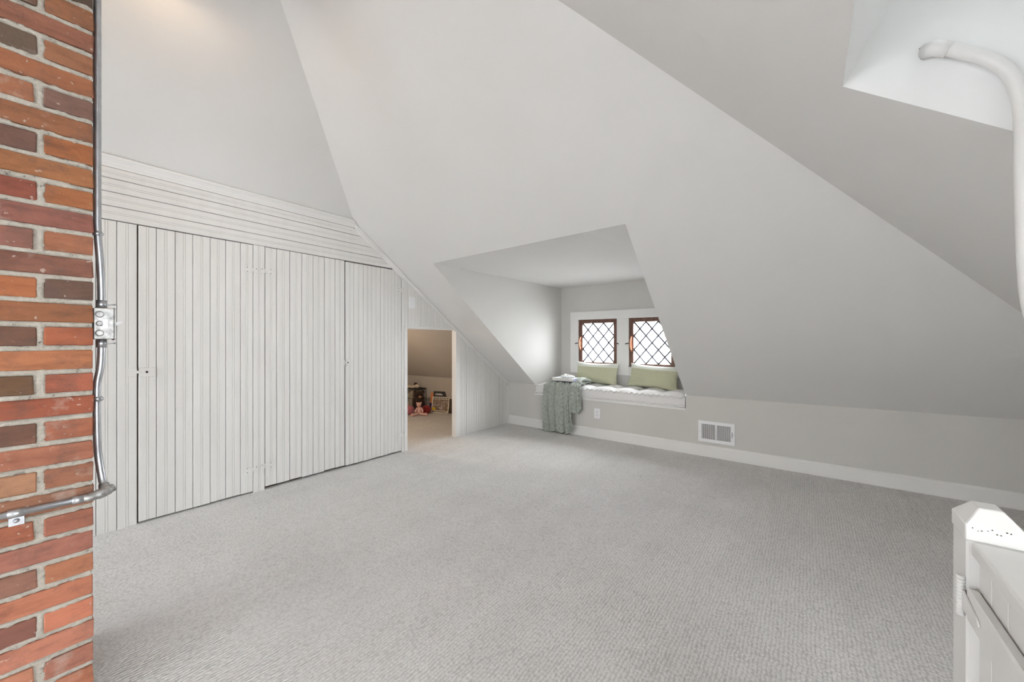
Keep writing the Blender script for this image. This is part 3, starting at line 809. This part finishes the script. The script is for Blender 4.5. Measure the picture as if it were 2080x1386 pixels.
rg = empty('air_register', (XK, .6765, .2385)); tag(rg, 'white louvred air register in the knee wall above the baseboard', 'register')
for nm, a in (('frame', (-.1535, .1535, .070, .100)), ('frame', (-.1535, .1535, -.100, -.070)), ('frame', (-.1535, -.122, -.070, .070)), ('frame', (.122, .1535, -.070, .070)), ('divider', (-.006, .006, -.070, .070))):
    box(nm, -.008, 0, a[0], a[1], a[2], a[3], PLASTIC, rg, .0015)
box('duct', -.0012, -.0004, -.122, .122, -.070, .070, DARK, rg)
lm = None
for half in (-1, 1):
    for k in range(14):
        y = half * (.006 + (k + .5) * .116 / 14)
        if lm is None:
            lo = MB().prism([(-.0075, -.0034, -.070), (-.0015, .0026, -.070), (-.0015, .0018, -.070), (-.0075, -.0042, -.070)], (0, 0, .14)).build('louver', PLASTIC, rg); lm = lo.data
        else:
            lo = bpy.data.objects.new('louver', lm); col.objects.link(lo); lo.parent = rg
        lo.location = (0, y, 0)
box('lever_slot', -.0086, -.0078, -.134, -.130, -.03, .022, DARK, rg)
for s in (-1, 1): MB().lathe([(0, -.0095), (.0035, -.009), (.004, -.008)], (0, s * .143, -.002), 8, 'x').build('screw', GALV, rg)

# ------------------------------------------------------------------ brick chimney
CXR, CXL, CYF, CYB = .124, -.72, 1.680, 2.12
PZ, ZJ0, MJ = .067, .008, .0135
ch = empty('brick_chimney', (0, 0, 0)); tag(ch, 'orange-red brick chimney with thick grey mortar joints', 'chimney')
NC = 48
face = {   # course -> colours from the corner inwards, as far as the photograph shows them
    31: [(95, 70, 60)], 30: [(168, 98, 64), (128, 84, 70)], 29: [(160, 92, 72)], 28: [(164, 98, 68), (112, 84, 72)], 27: [(174, 98, 64)], 26: [(132, 88, 80), (170, 98, 68)], 25: [(162, 94, 62)],
    24: [(182, 98, 50), (120, 78, 70)], 23: [(168, 98, 58)], 22: [(178, 98, 54), (152, 74, 58)], 21: [(160, 90, 80)], 20: [(172, 98, 70), (156, 92, 82)], 19: [(150, 90, 76)],
    18: [(122, 84, 74), (184, 98, 56)], 17: [(160, 92, 60)], 16: [(184, 92, 60), (122, 78, 64)], 15: [(184, 104, 66)], 14: [(178, 88, 64), (116, 78, 56)], 13: [(174, 84, 58)],
    12: [(184, 98, 70), (132, 84, 70)], 11: [(184, 104, 80)], 10: [(168, 98, 74), (174, 114, 86)], 9: [(168, 104, 80)], 8: [(176, 98, 78), (186, 98, 70)], 7: [(178, 102, 88)],
    6: [(194, 112, 80), (154, 98, 84)], 5: [(202, 112, 84)], 4: [(206, 112, 84), (144, 84, 74)], 3: [(202, 116, 94)], 2: [(192, 112, 94), (196, 116, 90)], 1: [(200, 110, 78)]}
pal = [(168, 98, 64), (160, 90, 72), (178, 96, 56), (128, 84, 72), (184, 102, 66), (150, 78, 60), (172, 92, 66)]
bvar = {}
def brick_mesh(w, d, key):
    if key in bvar: return bvar[key]
    r = random.Random(hash(key) & 0xffff)
    bm = bmesh.new(); bmesh.ops.create_cube(bm, size=1)
    h = PZ - MJ
    for v_ in bm.verts: v_.co = Vector((v_.co.x * w, v_.co.y * d, v_.co.z * h))
    bmesh.ops.bevel(bm, geom=bm.edges[:], offset=.0024, segments=1, affect='EDGES')
    for v_ in bm.verts: v_.co += Vector((r.uniform(-1, 1), r.uniform(-.5, .5), r.uniform(-1, 1))) * .0016
    me = bpy.data.meshes.new('brick'); bm.to_mesh(me); bm.free(); me.materials.append(BRICK); bvar[key] = me
    return me
rest = MB()
cnt = 0
def put_brick(cxb, cyb, i, w, d, rgb, var, single=True):
    global cnt
    z = ZJ0 + PZ * (i + .5)
    rr = random.Random(i * 131 + int(cxb * 997) + int(cyb * 733))
    off_ = rr.uniform(-.0022, .0022)
    if not single:
        rest.box(cxb - w / 2, cxb + w / 2, cyb - d / 2, cyb + d / 2, z - (PZ - MJ) / 2, z + (PZ - MJ) / 2); return
    o = bpy.data.objects.new('brick', brick_mesh(w, d, (round(w, 4), round(d, 4), var))); col.objects.link(o); o.parent = ch
    o.location = (cxb, cyb + off_, z); o.rotation_euler = (rr.uniform(-.004, .004), rr.uniform(-.010, .010), 0)
    c = srgb(*rgb); s_ = rr.uniform(.80, .95); g_ = .17 * (c[0] + c[1] + c[2]) / 3; o.color = tuple((q * .83 + g_) * s_ * t_ for q, t_ in zip(c[:3], (.94, 1.03, .91))) + (1,); cnt += 1
LB, HB = .2010, .0920
for i in range(NC):
    fc = face.get(i, [])
    pick = lambda k: fc[k] if k < len(fc) else pal[random.randrange(len(pal))]
    var = random.randrange(3); x = CXR; vis = i < 34
    if i % 2:     # stretcher at the corner of the front face
        put_brick(x - LB / 2, CYF + HB / 2, i, LB, HB, pick(0), var, True); x -= LB + .0125
        k = 1
        put_brick(CXR - HB / 2, CYF + HB + .012 + LB / 2, i, HB, LB, pal[random.randrange(7)], var, vis)
        put_brick(CXR - HB / 2, CYF + HB + .024 + LB * 1.32, i, HB, LB * .64, pal[random.randrange(7)], var, False)
    else:         # header showing on the front, its length on the side
        put_brick(x - HB / 2, CYF + LB / 2, i, HB, LB, pick(0), var, True); x -= HB + .0125
        k = 1
        put_brick(CXR - HB / 2, CYF + LB * 1.5 + .012, i, HB, LB, pal[random.randrange(7)], var, vis)
    j = 0
    while x > CXL + .02:
        w_ = min(LB, x - CXL); sh = -.006 * (j == 0 and i % 6 == 2)
        put_brick(x - w_ / 2 + sh, CYF + HB / 2, i, w_, HB, pick(k), (var + j) % 3, j < 2 and vis); x -= w_ + .0125; k += 1; j += 1
rb = rest.build('far_bricks', BRICK, ch); rb['kind'] = 'stuff'; rb.color = srgb(168, 94, 68)
# mortar: ragged joints on the front, plain core behind
mort = MB().box(CXL + .012, CXR - .009, CYF + .009, CYB - .009, 0, 3.22)
xg0, xg1 = -.30, CXR - .002; nxg, nzg = 100, 500; zg1 = 2.40
V = []; F = []
for a in range(nzg + 1):
    z = zg1 * a / nzg; ci = math.floor((z - ZJ0) / PZ); zl = (z - ZJ0) - ci * PZ; dz = min(zl, PZ - zl)
    for b in range(nxg + 1):
        x = xg0 + (xg1 - xg0) * b / nxg
        first = LB if ci % 2 else HB
        q = CXR - x; dv = 9.
        e0 = first + .00625
        if q > 0:
            dv = abs(q - e0)
            if q > e0: r_ = (q - e0) % (LB + .0125); dv = min(dv, min(r_, LB + .0125 - r_))
        nz_ = noise.noise(Vector((x * 38, z * 62, 1.7))) + .5 * noise.noise(Vector((x * 110, z * 150, 5)))
        hw = MJ / 2 + .0004 + .0030 * nz_ + .0035 * max(0, noise.noise(Vector((x * 16, z * 22, 8))) - .15)
        d_ = min(dz - hw, dv - hw - .0008)
        k = max(0, min(1, d_ / .004 + .5)); k = k * k * (3 - 2 * k)
        dep = -.0012 + .0010 * noise.noise(Vector((x * 90, z * 90, 9))) + .0022 * (1 if d_ < -.002 else 0)
        V.append((x, CYF + dep * (1 - k) + .013 * k, z))
w_ = nxg + 1
for a in range(nzg):
    for b in range(nxg): k = a * w_ + b; F.append((k, k + 1, k + w_ + 1, k + w_))
mort.add(V, F, True)
mort.build('mortar', MORTAR, ch)

# ------------------------------------------------------------------ conduit and switch box on the chimney
cd = empty('conduit_run', (0, 0, 0)); tag(cd, 'galvanised steel conduit fixed along the chimney corner', 'conduit')
RX, RY, RR = CXR + .0115, 1.722, .0090
def smooth(pts, n=8):
    P = [Vector(p) for p in pts]; out = []
    for i in range(len(P) - 1):
        p0, p1, p2, p3 = P[max(i - 1, 0)], P[i], P[i + 1], P[min(i + 2, len(P) - 1)]
        for k in range(n):
            t = k / n; out.append(.5 * ((2 * p1) + (-p0 + p2) * t + (2 * p0 - 5 * p1 + 4 * p2 - p3) * t * t + (-p0 + 3 * p1 - 3 * p2 + p3) * t ** 3))
    return out + [P[-1]]
BXC = .1440
up_ = smooth([(RX, RY, 2.75), (RX, RY, 2.2), (RX, RY, 1.9), (RX, RY, 1.52), (RX + .001, RY, 1.43), (RX + .006, RY, 1.34), (BXC, RY, 1.26), (BXC, RY, 1.20)])
MB().sweep(up_, RR, 16).build('upper_tube', GALV, cd)
dn = smooth([(BXC, RY, 1.106), (BXC, RY, 1.06), (RX + .006, RY, 1.015), (RX, RY, .97), (RX - .001, RY, .90), (RX, RY, .80), (RX + .003, RY, .74), (RX + .009, RY - .010, .68), (RX + .012, RY - .022, .655)])
MB().sweep(dn, RR, 16).build('lower_tube', GALV, cd)
HY, HZ = 1.6665, .640
MB().sweep([(CXL, HY, HZ), (.118, HY, HZ)], RR, 16).build('horizontal_tube', GALV, cd)
eb = MB().sweep(smooth([(.090, HY, HZ), (.105, HY, HZ), (.118, HY, HZ), (.140, HY + .006, HZ + .003), (.158, HY + .014, HZ + .008), (.166, HY + .018, HZ + .010)], 6), [.0115] * 10 + [.0125] * 6 + [.0145] * 8 + [.012] * 6 + [.004], 16)
eb.sweep([(RX + .012, RY - .036, .640), (RX + .012, RY - .022, .662)], .012, 14)
eb.build('elbow_fitting', BOXM, cd)
MB().lathe([(.0, .004), (.004, .003), (.0045, 0)], (.166, HY + .018, HZ + .012), 8, 'x').build('screw', GALV, cd)
MB().sweep([(.082, HY, HZ), (.104, HY, HZ)], .0118, 14).build('coupling', GALV, cd)
for z in (1.43, .952 - .03):
    s = MB(); s.sweep([(RX, RY, z - .007), (RX, RY, z + .007)], RR + .0022, 14); s.box(CXR + .001, CXR + .004, RY + .006, RY + .035, z - .008, z + .008)
    st_ = s.build('strap', GALV, cd); MB().ball((RX + RR + .001, RY - .004, z), .0045, 10, 6).build('screw', GALV, st_)
s = MB(); s.sweep([(-.030, HY, HZ), (.000, HY, HZ)], RR + .0024, 14); s.box(-.028, -.002, HY + .004, CYF - .0015, HZ - .034, HZ - .006)
st_ = s.build('strap', GALV, cd); MB().lathe([(.0, -.006), (.005, -.005), (.006, 0)], (-.015, HY + .004, HZ - .021), 10, 'y').build('screw', GALV, st_)
for z0, z1, zs_ in ((1.200, 1.226, 1.212), (1.080, 1.105, 1.091)):
    c_ = MB().sweep([(BXC, RY, z0), (BXC, RY, z1)], RR + .0032, 14).build('connector', GALV, cd)
    MB().sweep([(BXC + RR, RY - .003, zs_), (BXC + RR + .020, RY - .003, zs_ + .002)], .0016, 6).ball((BXC + RR + .020, RY - .003, zs_ + .002), .0032, 8, 6).build('screw', GALV, c_)

sx = empty('switch_box', (0, 0, 0)); tag(sx, 'steel handy box with a white toggle switch on the chimney', 'switch')
bx0, bx1, by0, by1, bz0, bz1 = CXR + .001, .1690, 1.690, 1.748, 1.1055, 1.2005
box('body', bx0, bx1, by0, by1, bz0, bz1, BOXM, sx, .002)
for zc, w in ((1.181, .0105), (1.153, .0085), (1.124, .0105)):
    MB().lathe([(w, -.0002), (w, -.0016), (w * .88, -.0018), (w * .86, -.0004), (w * .5, -.0006), (0.0, -.0006)], (CXR + .0135, by0, zc), 18, 'y').build('knockout', BOXM, sx)
box('clamp_tab', CXR + .020, CXR + .030, by0 - .0015, by0, 1.140, 1.166, GALV, sx)
box('cover_plate', bx1, bx1 + .0022, by0 - .002, by1 + .004, bz0 - .003, bz1 + .003, BOXM, sx, .0008)
tg = MB().prism([(bx1 + .002, RY - .004, 1.147), (bx1 + .005, RY - .004, 1.147), (bx1 + .021, RY - .003, 1.158), (bx1 + .021, RY - .003, 1.163), (bx1 + .005, RY - .004, 1.159), (bx1 + .002, RY - .004, 1.160)], (0, .009, 0)).build('toggle', PLASTIC, sx)
box('toggle_collar', bx1 + .002, bx1 + .0040, RY - .008, RY + .010, 1.140, 1.166, PLASTIC, sx)
for z in (bz0 + .001, bz1 - .002): MB().ball((bx1 + .001, by0 + .004, z), .0028, 8, 6).build('screw', DARK, sx)

# ------------------------------------------------------------------ painted pipe by the skylight
k_ = 1.408 / 1.385
pp = [(1.428, -.238, 1.842), (1.408, -.262, 1.835), (1.408, -.303, 1.803), (1.408, -.333, 1.777), (1.408, -.362, 1.742), (1.408, -.379, 1.700), (1.408, -.390, 1.630), (1.408, -.391, 1.50), (1.408, -.395, 1.30), (1.408, -.400, 1.20), (1.408, -.412, 1.13), (1.408, -.440, 1.06), (1.408, -.50, .98), (1.408, -.60, .92), (1.408, -.80, .88)]
pe = empty('wall_pipe', (0, 0, 0)); tag(pe, 'white painted bent pipe coming out of the skylight well wall', 'pipe')
MB().sweep(smooth(pp, 6), .0145, 18).build('tube', GATE, pe)
MB().sweep([(1.425, -.240, 1.846), (1.408, -.256, 1.838), (1.408, -.278, 1.822)], [.019, .018, .0168], 16).build('collar', GATE, pe)
m = MB(); rr = random.Random(4)
for k in range(16):
    t = k / 15; m.ball((1.432, -.232 - .075 * t + rr.uniform(-.004, .004), 1.866 - .052 * t + rr.uniform(-.005, .005)), (.004, rr.uniform(.004, .008), rr.uniform(.002, .005)), 8, 5)
m.build('broken_plaster', paint('broken_plaster_grey', (.42, .40, .37, 1), .95, .4, 60, .8), pe)

# ------------------------------------------------------------------ stair gate and newel post
ga_y, px0, py0 = -.246, 1.067, -.230
PWX, PWY, ZT = .084, .072, .762
po = empty('newel_post', (px0 + PWX / 2, py0 - PWY / 2, 0)); tag(po, 'white square newel post with a chamfered top', 'post')
hx_, hy_ = PWX / 2, PWY / 2
box('shaft', -hx_ + .0015, hx_ - .0015, -hy_ + .0015, hy_ - .0015, 0, .733, GATE, po, .003)
i_ = .021; V = [(-hx_, -hy_, .733), (hx_, -hy_, .733), (hx_, hy_, .733), (-hx_, hy_, .733), (-hx_, -hy_, ZT), (hx_, -hy_, ZT), (hx_, hy_, ZT), (-hx_, hy_, ZT),
      (-hx_ + i_, -hy_ + i_, ZT + .028), (hx_ - i_, -hy_ + i_, ZT + .028), (hx_ - i_, hy_ - i_, ZT + .028), (-hx_ + i_, hy_ - i_, ZT + .028)]
MB().add(V, [(3, 2, 1, 0), (0, 1, 5, 4), (1, 2, 6, 5), (2, 3, 7, 6), (3, 0, 4, 7), (4, 5, 9, 8), (5, 6, 10, 9), (6, 7, 11, 10), (7, 4, 8, 11), (8, 9, 10, 11)]).build('cap', GATE, po, .0015)
m = MB(); rr = random.Random(3)
for k in range(9): m.ball((-hx_ - .0002, hy_ - .008 - k * .0055 - rr.random() * .003, .757 + rr.uniform(-.004, .004)), (.0006, rr.uniform(.0006, .0018), rr.uniform(.0005, .0014)), 6, 4)
m.build('paint_chips', BACK, po)

gt = empty('stair_gate', (0, 0, 0)); tag(gt, 'low white beadboard gate hinged on the newel post', 'gate')
GX1, GX0 = px0 - .003, .20
xs_ = [GX1, 1.0055, .938, .870, .802, .734, .666, .598, .530, .462, .394, .326, .258, GX0]
for b, a in zip(xs_[:-1], xs_[1:]):
    P = [(a, ga_y - .018, .03), (b, ga_y - .018, .03), (b, ga_y - .002, .03), (b - .0015, ga_y, .03), (a + .0015, ga_y, .03), (a, ga_y - .002, .03)]
    MB().prism(P, (0, 0, .675)).build('plank', GATE, gt)
box('top_cap', GX0, GX1, ga_y - .075, -.236, .708, .733, GATE, gt, .004, 2)
mr = box('middle_rail', GX0, GX1 - .008, ga_y + .001, -.229, .592, .650, GATE, gt, .003)
box('bottom_rail', GX0, GX1 - .008, ga_y + .001, -.229, .10, .16, GATE, gt, .003)
hg = empty('strap_hinge', (0, 0, 0)); hg.parent = gt
path = []; rad = []
for k in range(109):
    z = .590 + .074 * k / 108; path.append((px0 + .004, py0 + .005, z)); rad.append(.0046 + .0016 * abs(math.sin(math.pi * 12 * k / 108)) ** .6)
MB().sweep(path, rad, 14).build('barrel', GATE, hg)
MB().prism([(px0 - .002, -.2285, .640), (px0 - .002, -.2285, .606), (.990, -.2285, .614), (.982, -.2285, .620), (.990, -.2285, .627)], (0, .003, 0)).build('strap', GATE, hg)

# ------------------------------------------------------------------ toys and books in the crawl space
ba = empty('wire_basket', (3.905, 5.045, 0)); tag(ba, 'dark wire basket holding soft toys in the crawl space', 'basket')
bw, bd, bh = .068, .19, .335
def ring(z, r, nm):
    MB().sweep([(-bw, -bd, z), (bw, -bd, z), (bw, bd, z), (-bw, bd, z), (-bw, -bd, z)], r, 6).build(nm, IRON, ba)
ring(bh, .008, 'rim'); ring(.17, .004, 'hoop'); ring(.012, .006, 'base_ring')
for k in range(5):
    x = -bw + 2 * bw * k / 4
    for y in (-bd, bd): MB().sweep([(x, y, .012), (x, y, bh)], .0035, 6).build('wire', IRON, ba)
for k in range(1, 9):
    y = -bd + 2 * bd * k / 9
    for x in (-bw, bw): MB().sweep([(x, y, .012), (x, y, bh)], .0035, 6).build('wire', IRON, ba)
m = MB()
rr = random.Random(5)
for k in range(26): m.ball((3.905 + rr.uniform(-.012, .012), 4.92 + .25 * rr.random(), .06 + .20 * rr.random()), (.050, .055, .045), 12, 8)
o = m.build('fleece_throw', CREAM); tag(o, 'cream fleece stuffed inside the wire basket', 'blanket')
m = MB()
pth = smooth([(3.84, 5.24, .362), (3.835, 5.16, .368), (3.835, 5.08, .362), (3.835, 5.00, .366), (3.835, 4.92, .385), (3.84, 4.89, .382)], 5)
m.sweep(pth, [.024 + .004 * math.sin(k) for k in range(len(pth))], 12).ball((3.84, 4.89, .382), .026).ball((3.835, 4.92, .378), .024)
o = m.build('plush_bunny', CREAM); tag(o, 'cream plush toy slumped over the basket rim', 'soft toy')
m = MB().ball((3.91, 5.04, .375), (.035, .03, .04)).ball((3.91, 5.02, .41), .012).ball((3.91, 5.06, .41), .012)
o = m.build('plush_mouse', BROWNF); tag(o, 'tiny brown plush head peeking over the basket', 'soft toy')
# dark long-haired plush animal in front of the basket
e = empty('plush_animal', (3.735, 4.735, 0)); e.rotation_euler = (0, 0, math.radians(-38)); e.scale = (.95, .95, 1.0); tag(e, 'dark brown shaggy plush animal sitting against the basket', 'soft toy')
m = MB().ball((0, 0, .13), (.095, .075, .13), 18, 12).ball((.005, -.01, .262), (.075, .068, .070), 18, 12)
rr = random.Random(9)
for k in range(70):
    a = rr.uniform(-math.pi, 0); z = rr.uniform(.12, .31); r = .085 if z < .22 else .070
    p = Vector((r * math.cos(a), r * .8 * math.sin(a), z)); m.sweep([p, p + Vector((.010 * math.cos(a), .012 * math.sin(a), -.03)), p + Vector((.016 * math.cos(a), .014 * math.sin(a), -.085))], [.012, .010, .003], 6)
m.build('body', BROWNF, e)
for s in (-1, 1): MB().ball((s * .062, 0, .312), (.024, .016, .026)).build('ear', BROWNF, e)
mz = MB().ball((.020, -.070, .245), (.026, .024, .020)).build('muzzle', TANF, e); MB().ball((.022, -.094, .250), (.008, .006, .006)).build('nose', IRON, mz)
for s in (-1, 1): MB().ball((.015 + s * .020, -.073, .275), .006, 8, 6).build('eye', IRON, e)
def blob(name, loc, r, mat, label, seed):
    V = []; F = []; nu, nv = 28, 16
    for i in range(nv + 1):
        t = math.pi * i / nv
        for j in range(nu):
            a = 2 * math.pi * j / nu
            p = Vector((math.sin(t) * math.cos(a), math.sin(t) * math.sin(a), math.cos(t))); q = 1 + .10 * noise.noise(p * 1.6 + Vector((seed, 0, 0)))
            p = Vector((math.copysign(abs(p.x) ** .8, p.x), math.copysign(abs(p.y) ** .9, p.y), math.copysign(abs(p.z) ** .9, p.z)))
            V.append((p.x * r[0] * q, p.y * r[1] * q, max(-r[2] * .98, p.z * r[2] * q)))
    for i in range(nv):
        for j in range(nu): F.append((i * nu + j, (i + 1) * nu + j, (i + 1) * nu + (j + 1) % nu, i * nu + (j + 1) % nu))
    o = poly(name, V, F, mat, None, True); o.location = loc; tag(o, label, 'soft toy'); return o
blob('plush_cushion', (3.515, 4.715, .068), (.10, .075, .07), PINKF, 'rose pink plush cushion on the carpet by the jamb', 1)
blob('plush_cushion', (3.735, 4.555, .062), (.066, .06, .064), REDF, 'dark red plush cushion beside the pink doll', 5)
e = empty('rag_doll', (3.575, 4.525, 0)); e.rotation_euler = (0, 0, math.radians(-38)); tag(e, 'pale pink floppy doll sitting with legs spread', 'doll')
MB().ball((0, 0, .075), (.034, .030, .058), 14, 10).build('body', PALEPINK, e)
hd = MB().ball((-.003, -.005, .158), (.034, .031, .034), 16, 12).build('head', PALEPINK, e)
for s in (-1, 1):
    MB().ball((-.003 + s * .030, 0, .186), .012, 10, 8).build('ear', PALEPINK, hd)
    MB().ball((-.003 + s * .011, -.034, .163), .0035, 8, 6).build('eye', IRON, hd)
    MB().sweep(smooth([(s * .018, -.005, .030), (s * .050, -.040, .026), (s * .095, -.060, .022)], 5), [.020] * 6 + [.018] * 4 + [.022], 12).ball((s * .100, -.062, .024), (.024, .022, .024)).build('leg', PALEPINK, e)
    MB().sweep(smooth([(s * .026, -.004, .115), (s * .046, -.022, .085), (s * .050, -.036, .055)], 5), .013, 10).build('arm', PALEPINK, e)

lean = lambda deg: (math.radians(-deg), 0, 0)
# picture book in an ivory frame-like cover
b1_ = book('book', (3.825, 4.555, .002), (.290, .018, .245), (math.radians(-12), 0, math.radians(-70)), IVORY, 'ivory bordered picture book leaning at the front of the books', group='books in the crawl space')
ph = box('photo', .014, .276, -.0012, 0, .036, .206, PHOTO, b1_)
box('badge', .012, .066, -.0022, -.0012, .038, .080, YEL, b1_, .0003)
rr = random.Random(2)
x = .020
while x < .265:
    w = rr.uniform(.008, .016); box('title_letter', x, x + w, -.0012, 0, .214, .233, INK, b1_); x += w + rr.choice((.003, .003, .010))
x = .020
while x < .265:
    w = rr.uniform(.004, .010); box('subtitle_letter', x, x + w, -.0012, 0, .014, .026, INK, b1_); x += w + rr.choice((.002, .002, .006))
for q in ([(.125, .075), (.150, .066), (.152, .076), (.130, .086)], [(.165, .055), (.180, .075), (.172, .098), (.186, .11), (.164, .10), (.170, .076), (.158, .062)]):
    MB().prism([(a, -.0022, c_) for a, c_ in q], (0, .001, 0)).build('drawing', WPRINT, b1_)
b2_ = book('book', (3.878, 4.592, .002), (.245, .022, .318), (math.radians(-9), 0, math.radians(-71)), NAVY, 'tall black book behind the ivory picture book', group='books in the crawl space')
x = .030
for w, h in ((.012, .022), (.006, .034), (.018, .026), (.020, .026), (.016, .030), (.024, .020)):
    box('title_letter', x, x + w, -.0012, 0, .258, .258 + h, WPRINT, b2_); x += w + .006
b3_ = book('book', (3.908, 4.695, .002), (.20, .024, .285), (math.radians(-8), 0, math.radians(-80)), ORANGE, 'orange and purple book at the end of the books', group='books in the crawl space')
box('purple_panel', -.003, .2005, -.0012, .0252, 0, .125, PURPLE, b3_)
b4_ = book('book', (3.955, 4.300, .002), (.085, .014, .215), (math.radians(-5), 0, math.radians(-84)), BACK, 'dark brown book edge behind the picture book', group='books in the crawl space')

# ------------------------------------------------------------------ ceiling lamp near the ridge
lp = empty('ceiling_lamp', (.36, 2.06, 0)); tag(lp, 'three-arm ceiling lamp with white bell shades near the ridge', 'lamp')
zc = zL(2.06)
MB().lathe([(0, 0), (.07, 0), (.07, -.02), (.045, -.035), (.012, -.04), (0, -.04)], (0, 0, zc), 24).build('canopy', TRIM, lp)
MB().sweep([(0, 0, zc - .03), (0, 0, zc - .16)], .010, 12).build('stem', TRIM, lp)
for k in range(3):
    a = math.radians(75 + 120 * k); dx, dy = math.cos(a), math.sin(a)
    MB().sweep(smooth([(0, 0, zc - .15), (dx * .06, dy * .06, zc - .15), (dx * .105, dy * .105, zc - .145)], 4), .007, 8).build('arm', TRIM, lp)
    sh = MB().lathe([(.020, .0), (.032, -.012), (.050, -.045), (.062, -.085)], (dx * .11, dy * .11, zc - .135), 24).build('lamp_shade', TRIM, lp)
    MB().ball((dx * .11, dy * .11, zc - .190), .022, 12, 8).build('bulb', BULB, sh)
    d = bpy.data.lights.new('bulb_light', 'POINT'); d.color = (1, .74, .47); d.energy = 1.5; d.shadow_soft_size = .02
    lo = bpy.data.objects.new('bulb_light', d); col.objects.link(lo); lo.parent = lp; lo.location = (dx * .11, dy * .11, zc - .217)

# bare bulb in the crawl space, beyond the jamb
cb = empty('bulb_holder', (2.20, 4.35, zL(4.35) - .004)); tag(cb, 'bare bulb in a porcelain holder on the crawl space ceiling', 'lamp')
MB().lathe([(0, 0), (.05, 0), (.055, -.012), (.035, -.03), (.022, -.045), (0, -.045)], (0, 0, 0), 20).build('holder', PLASTIC, cb)
MB().ball((0, 0, -.075), (.028, .028, .034), 14, 10).build('bulb', BULB, cb)
d = bpy.data.lights.new('bulb_light', 'POINT'); d.color = (1, .76, .54); d.energy = 17.0; d.shadow_soft_size = .03
lo = bpy.data.objects.new('bulb_light', d); col.objects.link(lo); lo.parent = cb; lo.location = (0, 0, -.125)
